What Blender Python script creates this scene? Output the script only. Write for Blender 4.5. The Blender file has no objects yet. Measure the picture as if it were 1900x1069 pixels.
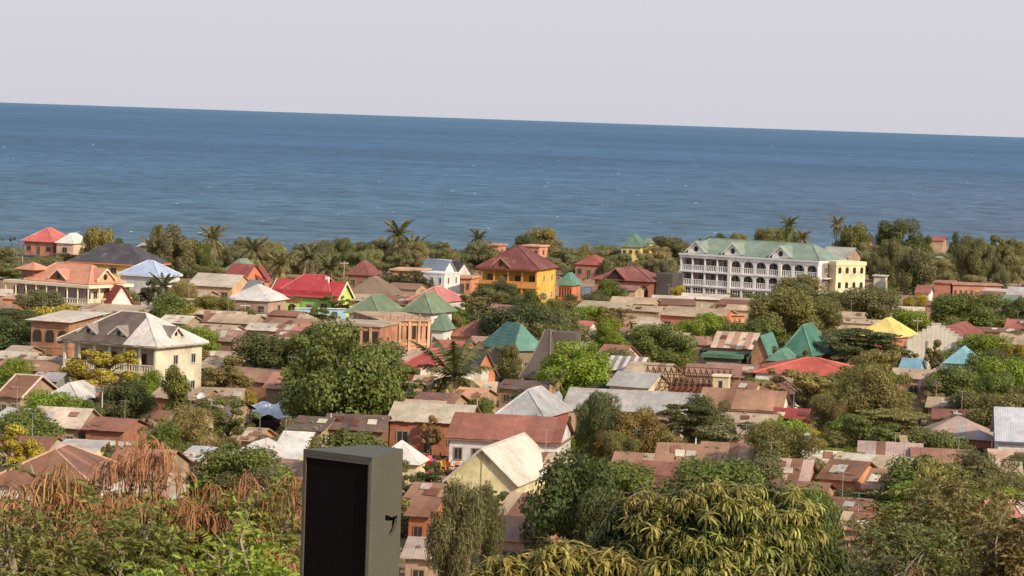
import bpy, math, random
import numpy as np
from mathutils import Vector, Matrix
R = math.radians
sc = bpy.context.scene
col = sc.collection
# ---------------------------------------------------------------- camera, sky, sun, exposure
CAMZ = 34.0; F = 5500.0; PW, PH = 1900.0, 1069.0
PITCH = math.atan(318.0/F); ROLL = math.atan(65.0/1900.0)
_f = Vector((0, math.cos(PITCH), -math.sin(PITCH)))
_u0 = Vector((0, math.sin(PITCH), math.cos(PITCH)))
_r = Vector((1, 0, 0))*math.cos(ROLL) + _u0*math.sin(ROLL)
_u = Vector((-1, 0, 0))*math.sin(ROLL) + _u0*math.cos(ROLL)
cd = bpy.data.cameras.new('camera'); cam = bpy.data.objects.new('camera', cd); col.objects.link(cam)
cd.sensor_width = 36; cd.lens = 36*F/PW; cd.clip_start = 0.5; cd.clip_end = 90000
M = Matrix.Identity(4)
for i in range(3): M[i][0] = _r[i]; M[i][1] = _u[i]; M[i][2] = -_f[i]; M[i][3] = (0, 0, CAMZ)[i]
cam.matrix_world = M; sc.camera = cam
SUN_AZ, SUN_EL = 45.0, 32.0           # degrees to the right of straight behind the camera; height
w = bpy.data.worlds.new('World'); sc.world = w; w.use_nodes = True
nt = w.node_tree; nt.nodes.clear()
out = nt.nodes.new('ShaderNodeOutputWorld'); bg = nt.nodes.new('ShaderNodeBackground')
sky = nt.nodes.new('ShaderNodeTexSky'); sky.sky_type = 'NISHITA'; sky.sun_disc = False
sdir = Vector((math.sin(R(SUN_AZ))*math.cos(R(SUN_EL)), -math.cos(R(SUN_AZ))*math.cos(R(SUN_EL)), math.sin(R(SUN_EL))))
sky.sun_elevation = R(SUN_EL); sky.sun_rotation = math.atan2(sdir.x, sdir.y)
sky.air_density = 1.3; sky.dust_density = 2.5; sky.ozone_density = 1.5
# pale dry-season haze: veils the lowest part of the sky all the way round
tc = nt.nodes.new('ShaderNodeTexCoord'); sx = nt.nodes.new('ShaderNodeSeparateXYZ')
ramp = nt.nodes.new('ShaderNodeValToRGB'); mx = nt.nodes.new('ShaderNodeMix'); mx.data_type = 'RGBA'
nt.links.new(tc.outputs['Generated'], sx.inputs[0]); nt.links.new(sx.outputs['Z'], ramp.inputs[0])
ramp.color_ramp.elements[0].position = 0.06; ramp.color_ramp.elements[0].color = (0.93,)*3+(1,)
ramp.color_ramp.elements[1].position = 0.7; ramp.color_ramp.elements[1].color = (0.25,)*3+(1,)
rampc = nt.nodes.new('ShaderNodeValToRGB')
nt.links.new(sx.outputs['Z'], rampc.inputs[0])
rampc.color_ramp.elements[0].position = 0.0; rampc.color_ramp.elements[0].color = (3.50, 3.43, 3.76, 1)
rampc.color_ramp.elements[1].position = 0.09; rampc.color_ramp.elements[1].color = (3.66, 3.66, 4.14, 1)
nt.links.new(ramp.outputs[0], mx.inputs[0]); nt.links.new(sky.outputs[0], mx.inputs[6])
nt.links.new(rampc.outputs[0], mx.inputs[7]); nt.links.new(mx.outputs[2], bg.inputs[0])
bg.inputs[1].default_value = 0.15; nt.links.new(bg.outputs[0], out.inputs[0])
sl = bpy.data.lights.new('sun', 'SUN'); sun = bpy.data.objects.new('sun', sl); col.objects.link(sun)
sl.energy = 3.6; sl.angle = R(0.6); sl.color = (1.0, 0.85, 0.62)
sun.rotation_euler = (-sdir).to_track_quat('-Z', 'Y').to_euler(); sun.location = (60, -30, 80)
sc.view_settings.view_transform = 'Standard'; sc.view_settings.look = 'None'
sc.view_settings.gamma = 1; sc.view_settings.use_curve_mapping = False; sc.view_settings.exposure = 0.36
sc.render.engine = 'CYCLES'; sc.cycles.max_bounces = 5; sc.cycles.diffuse_bounces = 3; sc.cycles.transparent_max_bounces = 6

# ---------------------------------------------------------------- helpers
def P(u, v, z=0.0):
    "world point where the sight line through photo pixel (u, v) meets height z"
    d = _f*F + _r*(u-PW/2) - _u*(v-PH/2)
    t = (z-CAMZ)/d.z
    return Vector((d.x*t, d.y*t, z))
def PD(u, v, dist):
    "world point on that sight line at ground distance dist"
    d = _f*F + _r*(u-PW/2) - _u*(v-PH/2)
    t = dist/d.y
    return Vector((d.x*t, dist, CAMZ+d.z*t))
def C(r, g, b, k=0.8):
    def l(c):
        c /= 255.0
        return (c/12.92 if c <= 0.04045 else ((c+0.055)/1.055)**2.4)*k
    r, g, b = l(r), l(g), l(b); y = .3*r+.55*g+.15*b; s = .13
    return (r+(y-r)*s, g+(y-g)*s, b+(y-b)*s)
rng = random.Random(7)
def jit(c, a=0.08, r=rng):
    k = 1+r.uniform(-a, a)
    return tuple(max(0.004, min(0.85, x*k*(1+r.uniform(-a, a)*0.3))) for x in c)
def ground_z(x, y):
    if y < 20.6: return 30.5
    if y < 22: return 30.5-3.4*(y-20.6)/1.4
    if y < 185: return 27.1*(1-(y-22)/163.0) + 0.25*math.sin(x*0.3)*math.sin(y*0.2)*min(1, (185-y)/30.0)
    return 0.0
SH0, SHK = 748.0, 1.05
def shore_y(x): return SH0+SHK*x+6*math.sin(x*0.06)+3*math.sin(x*0.19+1)

# ---- materials
def newmat(name):
    m = bpy.data.materials.new(name); m.use_nodes = True
    return m, m.node_tree, m.node_tree.nodes['Principled BSDF']
def noise(nt, vec, scale, detail=4, rough=0.6):
    n = nt.nodes.new('ShaderNodeTexNoise'); n.inputs['Scale'].default_value = scale
    n.inputs['Detail'].default_value = detail; n.inputs['Roughness'].default_value = rough
    if vec is not None: nt.links.new(vec, n.inputs['Vector'])
    return n
def maprange(nt, src, a, b, c, d):
    n = nt.nodes.new('ShaderNodeMapRange'); nt.links.new(src, n.inputs[0])
    for i, v in enumerate((a, b, c, d)): n.inputs[i+1].default_value = v
    return n.outputs[0]
def mixc(nt, fac, a, b, mode='MIX'):
    n = nt.nodes.new('ShaderNodeMix'); n.data_type = 'RGBA'; n.blend_type = mode
    for s, i in ((fac, 0), (a, 6), (b, 7)):
        if isinstance(s, (int, float)): n.inputs[i].default_value = s
        elif isinstance(s, tuple): n.inputs[i].default_value = s+(1,) if len(s) == 3 else s
        else: nt.links.new(s, n.inputs[i])
    return n.outputs[2]
def bump(nt, bs, h, strength, dist):
    b = nt.nodes.new('ShaderNodeBump'); b.inputs['Strength'].default_value = strength
    b.inputs['Distance'].default_value = dist; nt.links.new(h, b.inputs['Height']); nt.links.new(b.outputs[0], bs.inputs['Normal'])
def scaled(nt, v, s):
    m = nt.nodes.new('ShaderNodeMapping'); nt.links.new(v, m.inputs[0]); m.inputs['Scale'].default_value = s
    return m.outputs[0]
def tinted(name, rough=0.8, big=(0.35, 0.35), fine=(3.0, 0.2), stain=None, spec=0.2, metal=0.0, brick=None, wave=None, streak=None):
    "surface whose own colour is the object's colour, weathered by noise"
    m, nt, bs = newmat(name)
    oi = nt.nodes.new('ShaderNodeObjectInfo'); geo = nt.nodes.new('ShaderNodeNewGeometry'); pos = geo.outputs['Position']
    c = oi.outputs['Color']
    n1 = noise(nt, pos, big[0]); c = mixc(nt, 1.0, c, maprange(nt, n1.outputs[0], 0.3, 0.7, 1-big[1], 1+big[1]*0.6), 'MULTIPLY')
    n2 = noise(nt, pos, fine[0], 5, 0.7); c = mixc(nt, 1.0, c, maprange(nt, n2.outputs[0], 0.25, 0.75, 1-fine[1], 1+fine[1]), 'MULTIPLY')
    if stain:
        n3 = noise(nt, scaled(nt, pos, stain[3]), stain[1], 6, 0.72)
        c = mixc(nt, maprange(nt, n3.outputs[0], stain[2], stain[2]+0.16, 0, stain[4]), c, stain[0])
    if brick:
        t = nt.nodes.new('ShaderNodeTexBrick'); tcn = nt.nodes.new('ShaderNodeTexCoord')
        sp = nt.nodes.new('ShaderNodeSeparateXYZ'); nt.links.new(pos, sp.inputs[0])
        ad = nt.nodes.new('ShaderNodeMath'); ad.operation = 'ADD'; nt.links.new(sp.outputs[0], ad.inputs[0]); nt.links.new(sp.outputs[1], ad.inputs[1])
        cb = nt.nodes.new('ShaderNodeCombineXYZ'); nt.links.new(ad.outputs[0], cb.inputs[0]); nt.links.new(sp.outputs[2], cb.inputs[1])
        nt.links.new(cb.outputs[0], t.inputs['Vector']); t.inputs['Scale'].default_value = 1.0
        t.inputs['Brick Width'].default_value = 0.45; t.inputs['Row Height'].default_value = 0.2; t.inputs['Mortar Size'].default_value = 0.02
        t.inputs['Color1'].default_value = (0.8, 0.8, 0.8, 1); t.inputs['Color2'].default_value = (1.15, 1.1, 1.05, 1); t.inputs['Mortar'].default_value = (1.3, 1.4, 1.5, 1)
        c = mixc(nt, 1.0, c, t.outputs[0], 'MULTIPLY')
    nt.links.new(c, bs.inputs['Base Color']); bs.inputs['Roughness'].default_value = rough
    bs.inputs['Specular IOR Level'].default_value = spec; bs.inputs['Metallic'].default_value = metal
    if wave:
        tcn = nt.nodes.new('ShaderNodeTexCoord'); wv = nt.nodes.new('ShaderNodeTexWave'); wv.inputs['Scale'].default_value = wave
        wv.bands_direction = 'X'; nt.links.new(tcn.outputs['Object'], wv.inputs['Vector']); bump(nt, bs, wv.outputs['Fac'], 0.28, 0.04)
    else: bump(nt, bs, n2.outputs[0], 0.3, 0.05)
    return m
M_plaster = tinted('plaster', 0.9, stain=((0.16, 0.12, 0.09), 0.9, 0.58, (1, 1, 0.25), 0.55))
M_paint = tinted('paint', 0.7, big=(0.3, 0.12), fine=(2.0, 0.08))
M_brick = tinted('mud_brick', 0.95, big=(0.5, 0.3), fine=(3, 0.2), brick=True)
M_tin = tinted('roof_metal', 0.62, big=(0.22, 0.3), fine=(1.5, 0.22), stain=((0.27, 0.15, 0.078), 0.5, 0.54, (1, 1, 1), 0.6), spec=0.25, wave=1.3)
M_tile = tinted('roof_tile', 0.75, big=(0.3, 0.26), fine=(1.6, 0.2), stain=((0.30, 0.24, 0.2), 0.6, 0.56, (1, 1, 1), 0.45), spec=0.15, wave=1.0)
M_thatch = tinted('old_sheet', 0.9, big=(0.4, 0.2), fine=(4, 0.25))
M_wood = tinted('timber', 0.85, big=(0.6, 0.25), fine=(5, 0.25))
M_bark = tinted('bark', 0.95, big=(1.2, 0.3), fine=(8, 0.3))
M_cloth = tinted('cloth', 0.85, big=(0.3, 0.15), fine=(2, 0.1))
M_plastic = tinted('plastic', 0.35, big=(1, 0.05), fine=(4, 0.05), spec=0.5)
m, nt_, bs = newmat('glass_dark'); bs.inputs['Base Color'].default_value = (0.025, 0.03, 0.035, 1); bs.inputs['Roughness'].default_value = 0.12; M_glass = m
m, nt_, bs = newmat('opening_dark'); bs.inputs['Base Color'].default_value = (0.03, 0.024, 0.02, 1); bs.inputs['Roughness'].default_value = 0.95; M_dark = m
def leafmat(name, trans=0.34, var=0.35, yellow=0.12, spec=0.25, rough=0.55):
    m, nt, bs = newmat(name)
    oi = nt.nodes.new('ShaderNodeObjectInfo'); geo = nt.nodes.new('ShaderNodeNewGeometry')
    rnd = geo.outputs['Random Per Island']
    c = mixc(nt, 1.0, oi.outputs['Color'], maprange(nt, rnd, 0, 1, 1-var, 1+var), 'MULTIPLY')
    n = noise(nt, geo.outputs['Position'], 0.45, 3); 
    hs = nt.nodes.new('ShaderNodeHueSaturation'); nt.links.new(c, hs.inputs['Color'])
    nt.links.new(maprange(nt, n.outputs[0], 0.3, 0.7, 0.485, 0.515), hs.inputs['Hue'])
    nt.links.new(maprange(nt, n.outputs[0], 0.3, 0.7, 0.75, 1.3), hs.inputs['Value']); c = hs.outputs[0]
    w2 = nt.nodes.new('ShaderNodeMath'); w2.operation = 'FRACT'; mu = nt.nodes.new('ShaderNodeMath'); mu.operation = 'MULTIPLY'; mu.inputs[1].default_value = 37.7
    nt.links.new(rnd, mu.inputs[0]); nt.links.new(mu.outputs[0], w2.inputs[0])
    c = mixc(nt, maprange(nt, w2.outputs[0], 1-yellow, 1, 0, 0.8), c, (0.17, 0.13, 0.035))
    nt.links.new(c, bs.inputs['Base Color']); bs.inputs['Roughness'].default_value = rough; bs.inputs['Specular IOR Level'].default_value = spec
    tr = nt.nodes.new('ShaderNodeBsdfTranslucent'); nt.links.new(mixc(nt, 1.0, c, (1.1, 1.2, 0.5), 'MULTIPLY'), tr.inputs[0])
    ms = nt.nodes.new('ShaderNodeMixShader'); ms.inputs[0].default_value = trans
    nt.links.new(bs.outputs[0], ms.inputs[1]); nt.links.new(tr.outputs[0], ms.inputs[2])
    nt.links.new(ms.outputs[0], nt.nodes['Material Output'].inputs[0])
    return m
M_leaf = leafmat('foliage'); M_leaf_near = leafmat('near_foliage', 0.3, 0.4, 0.18)
M_pod = leafmat('dry_pods', 0.1, 0.45, 0.1)

# ---- object making
def link(name, me, parent=None, c=None, loc=(0, 0, 0), rz=0.0, scale=(1, 1, 1)):
    o = bpy.data.objects.new(name, me); col.objects.link(o)
    if parent is not None: o.parent = parent
    o.location = loc; o.rotation_euler = (0, 0, rz); o.scale = scale
    if c is not None: o.color = tuple(c)+(1,)
    return o
GROUPS = {}
def tag(o, label, cat, group=None, kind=None):
    if label: o['label'] = label
    if cat: o['category'] = cat
    if group: o['group'] = group
    if kind: o['kind'] = kind
    return o
def empty(name, loc, rz, label, cat, group=None):
    o = bpy.data.objects.new(name, None); col.objects.link(o); o.location = loc; o.rotation_euler = (0, 0, rz); o.empty_display_size = 0.5
    return tag(o, label, cat, group)
def mesh(name, verts, faces, mat):
    me = bpy.data.meshes.new(name); me.from_pydata([tuple(v) for v in verts], [], faces); me.materials.append(mat); me.update()
    return me
_cube = {}
def cube(mat):
    if mat.name not in _cube:
        v = [(x, y, z) for x in (-.5, .5) for y in (-.5, .5) for z in (-.5, .5)]
        f = [(0, 1, 3, 2), (4, 6, 7, 5), (0, 4, 5, 1), (2, 3, 7, 6), (0, 2, 6, 4), (1, 5, 7, 3)]
        _cube[mat.name] = mesh('block_'+mat.name, v, f, mat)
    return _cube[mat.name]
def box(parent, name, mat, c, x, y, z, rz=0.0):
    return link(name, cube(mat), parent, c, ((x[0]+x[1])/2, (y[0]+y[1])/2, (z[0]+z[1])/2), rz, (abs(x[1]-x[0]), abs(y[1]-y[0]), abs(z[1]-z[0])))
class MB:
    def __init__(s): s.v = []; s.f = []
    def box(s, x, y, z):
        b = len(s.v)
        s.v += [(a, c_, d) for a in x for c_ in y for d in z]
        s.f += [tuple(b+i for i in q) for q in ((0, 1, 3, 2), (4, 6, 7, 5), (0, 4, 5, 1), (2, 3, 7, 6), (0, 2, 6, 4), (1, 5, 7, 3))]
    def tube(s, pts, rad, n=6, cap=True):
        pts = [Vector(p) for p in pts]; b = len(s.v)
        for i, p in enumerate(pts):
            d = (pts[min(i+1, len(pts)-1)]-pts[max(i-1, 0)]).normalized()
            a = d.cross(Vector((0.3, 0.95, 0.1))).normalized(); c_ = d.cross(a)
            for k in range(n):
                t = 2*math.pi*k/n; s.v.append(tuple(p+(a*math.cos(t)+c_*math.sin(t))*rad[i]))
        for i in range(len(pts)-1):
            for k in range(n):
                s.f.append((b+i*n+k, b+i*n+(k+1) % n, b+(i+1)*n+(k+1) % n, b+(i+1)*n+k))
        if cap:
            s.f.append(tuple(b+k for k in reversed(range(n)))); s.f.append(tuple(b+(len(pts)-1)*n+k for k in range(n)))
    def prism(s, poly, off):
        "poly of 3D points thickened by vector off"
        b = len(s.v); n = len(poly); off = Vector(off)
        s.v += [tuple(Vector(p)) for p in poly]+[tuple(Vector(p)+off) for p in poly]
        s.f.append(tuple(b+i for i in reversed(range(n)))); s.f.append(tuple(b+n+i for i in range(n)))
        for i in range(n): s.f.append((b+i, b+(i+1) % n, b+n+(i+1) % n, b+n+i))
    def build(s, name, mat, parent=None, c=None, **k):
        return link(name, mesh(name, s.v, s.f, mat), parent, c, **k)
def cyl(parent, name, mat, c, x, y, z0, z1, r, n=8, r2=None):
    m = MB(); m.tube([(x, y, z0), (x, y, z1)], [r, r2 or r], n); return m.build(name, mat, parent, c)

# ---- roofs
def slopes(kind, W, D, ze, rise, ov, hk=1.0):
    a, b = W/2+ov, D/2+ov; z1 = ze+rise
    if kind == 'gable': return [[(-a, -b, ze), (a, -b, ze), (a, 0, z1), (-a, 0, z1)], [(a, b, ze), (-a, b, ze), (-a, 0, z1), (a, 0, z1)]]
    if kind == 'gabley': return [[(a, -b, ze), (a, b, ze), (0, b, z1), (0, -b, z1)], [(-a, b, ze), (-a, -b, ze), (0, -b, z1), (0, b, z1)]]
    if kind == 'shed': return [[(-a, -b, ze), (a, -b, ze), (a, b, z1), (-a, b, z1)]]
    if kind == 'shedx': return [[(a, -b, ze), (a, b, ze), (-a, b, z1), (-a, -b, z1)]]
    if a >= b:
        r = max(0.0, a-b*hk)
        return [[(-a, -b, ze), (a, -b, ze), (r, 0, z1), (-r, 0, z1)], [(a, -b, ze), (a, b, ze), (r, 0, z1)],
                [(a, b, ze), (-a, b, ze), (-r, 0, z1), (r, 0, z1)], [(-a, b, ze), (-a, -b, ze), (-r, 0, z1)]]
    r = max(0.0, b-a*hk)
    return [[(-a, -b, ze), (a, -b, ze), (0, -r, z1)], [(a, -b, ze), (a, b, ze), (0, r, z1), (0, -r, z1)],
            [(a, b, ze), (-a, b, ze), (0, r, z1)], [(-a, b, ze), (-a, -b, ze), (0, -r, z1), (0, r, z1)]]
def clip(poly, f):
    o = []
    for i in range(len(poly)):
        p, q = poly[i], poly[(i+1) % len(poly)]; a, b = f(p), f(q)
        if a >= 0: o.append(p)
        if (a >= 0) != (b >= 0):
            t = a/(a-b); o.append(tuple(p[k]+(q[k]-p[k])*t for k in range(2)))
    return o
def roof(root, sl_, mat, cols, sheet=0.0, rows=1, thick=0.05, capc=None, rnd=rng, alt=0.0, curve=0.0):
    cols = cols if isinstance(cols, list) else [cols]
    edges = []; dom = cols[rnd.randrange(len(cols))]
    for si, poly in enumerate(sl_):
        P3 = [Vector(p) for p in poly]
        e = (P3[1]-P3[0]); L = e.length; e.normalize()
        n = e.cross(P3[2]-P3[1]).normalized(); n = n if n.z > 0 else -n
        t = n.cross(e); q = [((p-P3[0]).dot(e), (p-P3[0]).dot(t)) for p in P3]
        T = max(y for x, y in q)
        if sheet > 0:
            ns = max(1, round(L/sheet)); s = L/ns
            for i in range(ns):
                for j in range(rows):
                    o_ = rnd.uniform(-.15, .15)*T/rows if j else 0
                    pp = clip(clip(q, lambda p: p[0]-i*s), lambda p: (i+1)*s-p[0])
                    if rows > 1:
                        t0 = T*j/rows; t1 = T*(j+1)/rows
                        if len(pp) > 2: pp = clip(clip(pp, lambda p: p[1]-t0), lambda p: t1+(0.1 if j < rows-1 else 0)-p[1])
                    if len(pp) < 3: continue
                    m = MB(); lift = 0.02*(i % 2)+0.03*(rows-1-j)*-1+0.03*rows+rnd.uniform(0, 0.012)
                    ev = rnd.uniform(0, .16); m.prism([P3[0]+e*x+t*(y if y > 1e-6 or j else -ev)+n*lift for x, y in pp], n*thick)
                    c = (dom if rnd.random() < .78 else cols[rnd.randrange(len(cols))]) if alt == 0 else cols[i % len(cols)]
                    m.build('roof_sheet', mat, root, jit(c, 0.08, rnd))
        else:
            m = MB(); m.prism([P3[0]+e*x+t*y for x, y in q], n*thick*1.5)
            ns = max(2, int(L/0.8))
            o = m.build('roof', mat, root, jit(cols[si % len(cols)], 0.03, rnd))
            edges.append(o)
        for k in range(2, len(P3)+1):
            a_, b_ = P3[k-1], P3[k % len(P3)]
            edges_key = tuple(sorted([tuple(round(x, 2) for x in a_), tuple(round(x, 2) for x in b_)]))
            if capc and (a_-b_).length > 0.3: CAPS.setdefault(id(root), {})[edges_key] = capc
    if capc:
        for (a_, b_) in CAPS.get(id(root), {}):
            m = MB(); m.tube([Vector(a_)+Vector((0, 0, .06)), Vector(b_)+Vector((0, 0, .06))], [0.13, 0.13], 5); m.build('ridge_cap', mat, root, capc)
        CAPS.pop(id(root), None)
CAPS = {}
FOOT = []
# ---- walls, windows, doors
_wm = {}
def winmesh(kind):
    if kind not in _wm:
        m = MB()
        if kind == 'frame':
            m.box((-.5, -.4), (-1, 0), (-.5, .5)); m.box((.4, .5), (-1, 0), (-.5, .5)); m.box((-.4, .4), (-1, 0), (.42, .5)); m.box((-.4, .4), (-1.4, 0), (-.5, -.42)); m.box((-.03, .03), (-.6, 0), (-.42, .42))
        _wm[kind] = mesh('window_'+kind, m.v, m.f, M_paint)
    return _wm[kind]
def window(root, side, pos, z, wd, hd, W, D, fc=(0.5, 0.48, 0.45), name='window', dark=None):
    "side f/r/l/b; pos along that wall"
    if side == 'f': loc, rz = (pos, -D/2, z), 0
    elif side == 'b': loc, rz = (pos, D/2, z), math.pi
    elif side == 'r': loc, rz = (W/2, pos, z), math.pi/2
    else: loc, rz = (-W/2, pos, z), -math.pi/2
    o = link(name, winmesh('frame'), root, fc, loc, rz, (wd, 0.07, hd))
    link('pane' if name == 'window' else 'door_panel', cube(dark or M_glass), o, (0.1, 0.07, 0.05), (0, -.25, 0), 0, (.82, .5, .86))
    return o
def walls(root, kind, W, D, h, rise, ov, mat, c, name='wall'):
    m = MB(); b = D/2; a = W/2
    rb = rise
    if kind == 'gable':
        k = rise*b/(b+ov); off = rise-k
        m.prism([(-a, -b, 0), (-a, -b, h+off-.03), (-a, 0, h+rise-.03), (-a, b, h+off-.03), (-a, b, 0)], (W, 0, 0))
    elif kind == 'gabley':
        off = rise-rise*a/(a+ov)
        m.prism([(-a, -b, 0), (-a, -b, h+off-.03), (0, -b, h+rise-.03), (a, -b, h+off-.03), (a, -b, 0)], (0, D, 0))
    elif kind == 'shed':
        m.prism([(-a, -b, 0), (-a, -b, h), (-a, b, h+rise*.93), (-a, b, 0)], (W, 0, 0))
    elif kind == 'shedx':
        m.prism([(-a, -b, 0), (-a, -b, h+rise*.93), (a, -b, h), (a, -b, 0)], (0, D, 0))
    else: m.box((-a, a), (-b, b), (0, h+0.02))
    return m.build(name, mat, root, c)
def fit(u1, u2, v, z, rot, dz=0.0):
    "front eave from pixel u1 to u2 at mid height row v: centre of front edge, width"
    c = P((u1+u2)/2, v, z)
    d = Vector((math.cos(R(rot)), math.sin(R(rot)), 0))
    def hit(u):
        k = (u-PW/2)/F
        # solve (c.x + s d.x) / (c.y + s d.y) = tan  (small roll and pitch ignored)
        q = P(u, v, z); k = q.x/q.y
        return (k*c.y-c.x)/(d.x-k*d.y)
    s1, s2 = hit(u1), hit(u2)
    return c+d*((s1+s2)/2), abs(s2-s1), d
GRID = -28.0
def house(name, label, u1, u2, v, D, h, rise, kind, rc, wc, rot=GRID, ov=0.35, st=1, win=None, sheet=None, mat=None, wmat=None,
          cap=None, alt=0, rows=1, cat='house', door=True, fascia=None, group=None, wcol=(0.26, 0.2, 0.15), lift=0.0, hk=1.0):
    c, W2, d = fit(u1, u2, v, h, rot)
    W = max(1.5, W2-2*ov); n = Vector((-d.y, d.x, 0))
    base = c+n*(D/2+ov); base.z = 0
    r = random.Random(hash((u1, v)) & 0xffff if False else int(u1*7+v*13))
    root = empty(name, (base.x, base.y, lift), R(rot), label, cat, group)
    ppm = F/base.y
    mat = mat or M_tin; wmat = wmat or M_plaster
    walls(root, kind, W, D, h, rise, ov, wmat, wc)
    if sheet is None: sheet = 0.95 if (ppm > 12 and mat is M_tin) else 0
    if kind == 'flat':
        box(root, 'roof', mat, rc[0] if isinstance(rc, list) else rc, (-W/2-ov, W/2+ov), (-D/2-ov, D/2+ov), (h+.02, h+.02+max(.15, rise)))
    else:
        roof(root, slopes(kind, W, D, h, rise, ov, hk), mat, rc, sheet, rows, capc=cap, rnd=r, alt=alt)
    if fascia:
        a, b = W/2+ov, D/2+ov
        box(root, 'fascia', M_paint, fascia, (-a-.03, a+.03), (-b-.05, -b-.004), (h-.16, h+.05)); box(root, 'fascia', M_paint, fascia, (a+.004, a+.05), (-b-.004, b), (h-.16, h+.05))
    sh = h/st
    nf, nr = win if win is not None else (max(1, round(W/2.8)), max(0, round(D/4)))
    FOOT.append((base.x, base.y, math.hypot(W, D)/2*.8))
    if name not in ('sheet_roof_house', 'shack'): q = base-n*(D/2+3); FOOT.append((q.x, q.y, 3.0))
    for s in range(st):
        z = s*sh+sh*0.52
        for i in range(nf):
            x = -W/2+W*(i+.5)/nf
            if s == 0 and door and i == nf//2 and nf > 1:
                window(root, 'f', x, 1.05, 0.95, 2.05, W, D, wcol, 'door', M_wood)
            else: window(root, 'f', x, z, min(1.3, W/nf*.5), min(1.25, sh*.42), W, D, wcol)
        for i in range(nr): window(root, 'r', -D/2+D*(i+.5)/nr, z, min(1.1, D/nr*.45), min(1.2, sh*.42), W, D, wcol)
        if s: 
            box(root, 'floor_band', M_plaster, jit(wc, .1), (-W/2-.06, W/2+.06), (-D/2-.06, D/2+.06), (s*sh-.12, s*sh+.1))
    return root, W, D
def dormer(root, x, y, z, w_, h_, dep, rc, wc, side='f', oval=True, mat=None, wc2=None):
    "small gabled dormer, its face at (x, y, z) looking to the front or the right"
    o = MB(); o.prism([(-w_/2, 0, -.3), (-w_/2, 0, h_*.3), (0, 0, h_), (w_/2, 0, h_*.3), (w_/2, 0, -.3)], (0, dep, 0))
    rz = 0 if side == 'f' else math.pi/2
    d = o.build('dormer', M_paint, root, wc, loc=(x, y, z), rz=rz)
    for s in (-1, 1):
        m = MB(); k = 1.28
        m.prism([(0, -.3, h_+.04), (0, dep, h_+.04), (s*w_/2*k, dep, h_*.3-h_*.7*(k-1)+.02), (s*w_/2*k, -.3, h_*.3-h_*.7*(k-1)+.02)], (0, 0, .1))
        m.build('dormer_roof', mat or M_tile, d, rc)
        m = MB(); m.prism([(0, -.36, h_+.14), (0, -.36, h_-.1), (s*w_/2*k, -.36, h_*.3-h_*.7*(k-1)-.1), (s*w_/2*k, -.36, h_*.3-h_*.7*(k-1)+.14)], (0, .06, 0))
        m.build('verge_board', M_paint, d, wc2 or wc)
    m = MB(); pts = [(math.cos(t)*w_*.13, -.05, h_*.38+math.sin(t)*h_*.24) for t in [2*math.pi*i/10 for i in range(10)]]
    m.prism(pts, (0, .04, 0)); m.build('dormer_window', M_glass, d)
    return d
def arch_mesh(w_, h_, ow, spring, th=0.25):
    "wall panel w x h with an arched opening, origin bottom centre"
    m = MB(); a = ow/2; r = min(a, h_-spring-.1); N = 8
    m.box((-w_/2, -a), (0, th), (0, h_)); m.box((a, w_/2), (0, th), (0, h_))
    arc = [(-math.cos(math.pi*i/N)*a, spring+math.sin(math.pi*i/N)*r) for i in range(N+1)]
    for i in range(N):
        (x0, z0), (x1, z1) = arc[i], arc[i+1]
        m.prism([(x0, 0, z0), (x0, 0, h_), (x1, 0, h_), (x1, 0, z1)], (0, th, 0))
    return m
def balustrade(root, x, y, z, h_=0.9, c=(0.6, 0.58, 0.55), solid=False, along='x', step=0.35):
    m = MB()
    def bx(a, b, zz, t):
        if along == 'x': m.box((a, b), (y-t, y+t), zz)
        else: m.box((y-t, y+t), (a, b), zz)
    bx(x[0], x[1], (z+h_-.12, z+h_), .08); bx(x[0], x[1], (z, z+.12), .06)
    if solid: bx(x[0], x[1], (z+.12, z+h_-.12), .05)
    else:
        n = max(1, int((x[1]-x[0])/step))
        for i in range(n):
            a = x[0]+(i+.3)*(x[1]-x[0])/n; bx(a, a+.14, (z+.12, z+h_-.12), .05)
    o = m.build('balustrade', M_paint, root, c)
    if not solid: o['kind'] = 'stuff'
    return o
# ---------------------------------------------------------------- ground, beach, sea
def grid(name, xs, ys, zf, mat):
    v = [(x, y, zf(x, y)) for y in ys for x in xs]; nx = len(xs)
    f = [(j*nx+i, j*nx+i+1, (j+1)*nx+i+1, (j+1)*nx+i) for j in range(len(ys)-1) for i in range(nx-1)]
    o = link(name, mesh(name, v, f, mat)); return tag(o, None, None, kind='structure')
m, nt_, bs = newmat('earth')
geo = nt_.nodes.new('ShaderNodeNewGeometry'); pos = geo.outputs['Position']
n1 = noise(nt_, pos, 0.08, 6); n2 = noise(nt_, pos, 0.9, 5, .7); n3 = noise(nt_, pos, .35, 5, .7)
c = mixc(nt_, maprange(nt_, n1.outputs[0], .4, .6, 0, 1), (0.27, 0.165, 0.105), (0.36, 0.25, 0.165))
c = mixc(nt_, maprange(nt_, n3.outputs[0], .5, .62, 0, .8), c, (0.15, 0.13, 0.055))
c = mixc(nt_, 1.0, c, maprange(nt_, n2.outputs[0], .25, .75, .7, 1.3), 'MULTIPLY')
nt_.links.new(c, bs.inputs['Base Color']); bs.inputs['Roughness'].default_value = 1; bs.inputs['Specular IOR Level'].default_value = .1
bump(nt_, bs, n2.outputs[0], .6, .2); M_earth = m
xs = [-900, -600, -400, -300]+[x for x in range(-240, 241, 8)]+[300, 400, 600, 900]
ys = [-300, -120, -40, 0, 14, 20.5, 20.7, 21.2, 22.1]+[25+8*i for i in range(20)]+[190, 200]+[220+20*i for i in range(22)]+[650+12*i for i in range(45)]+[1250, 1500]
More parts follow.
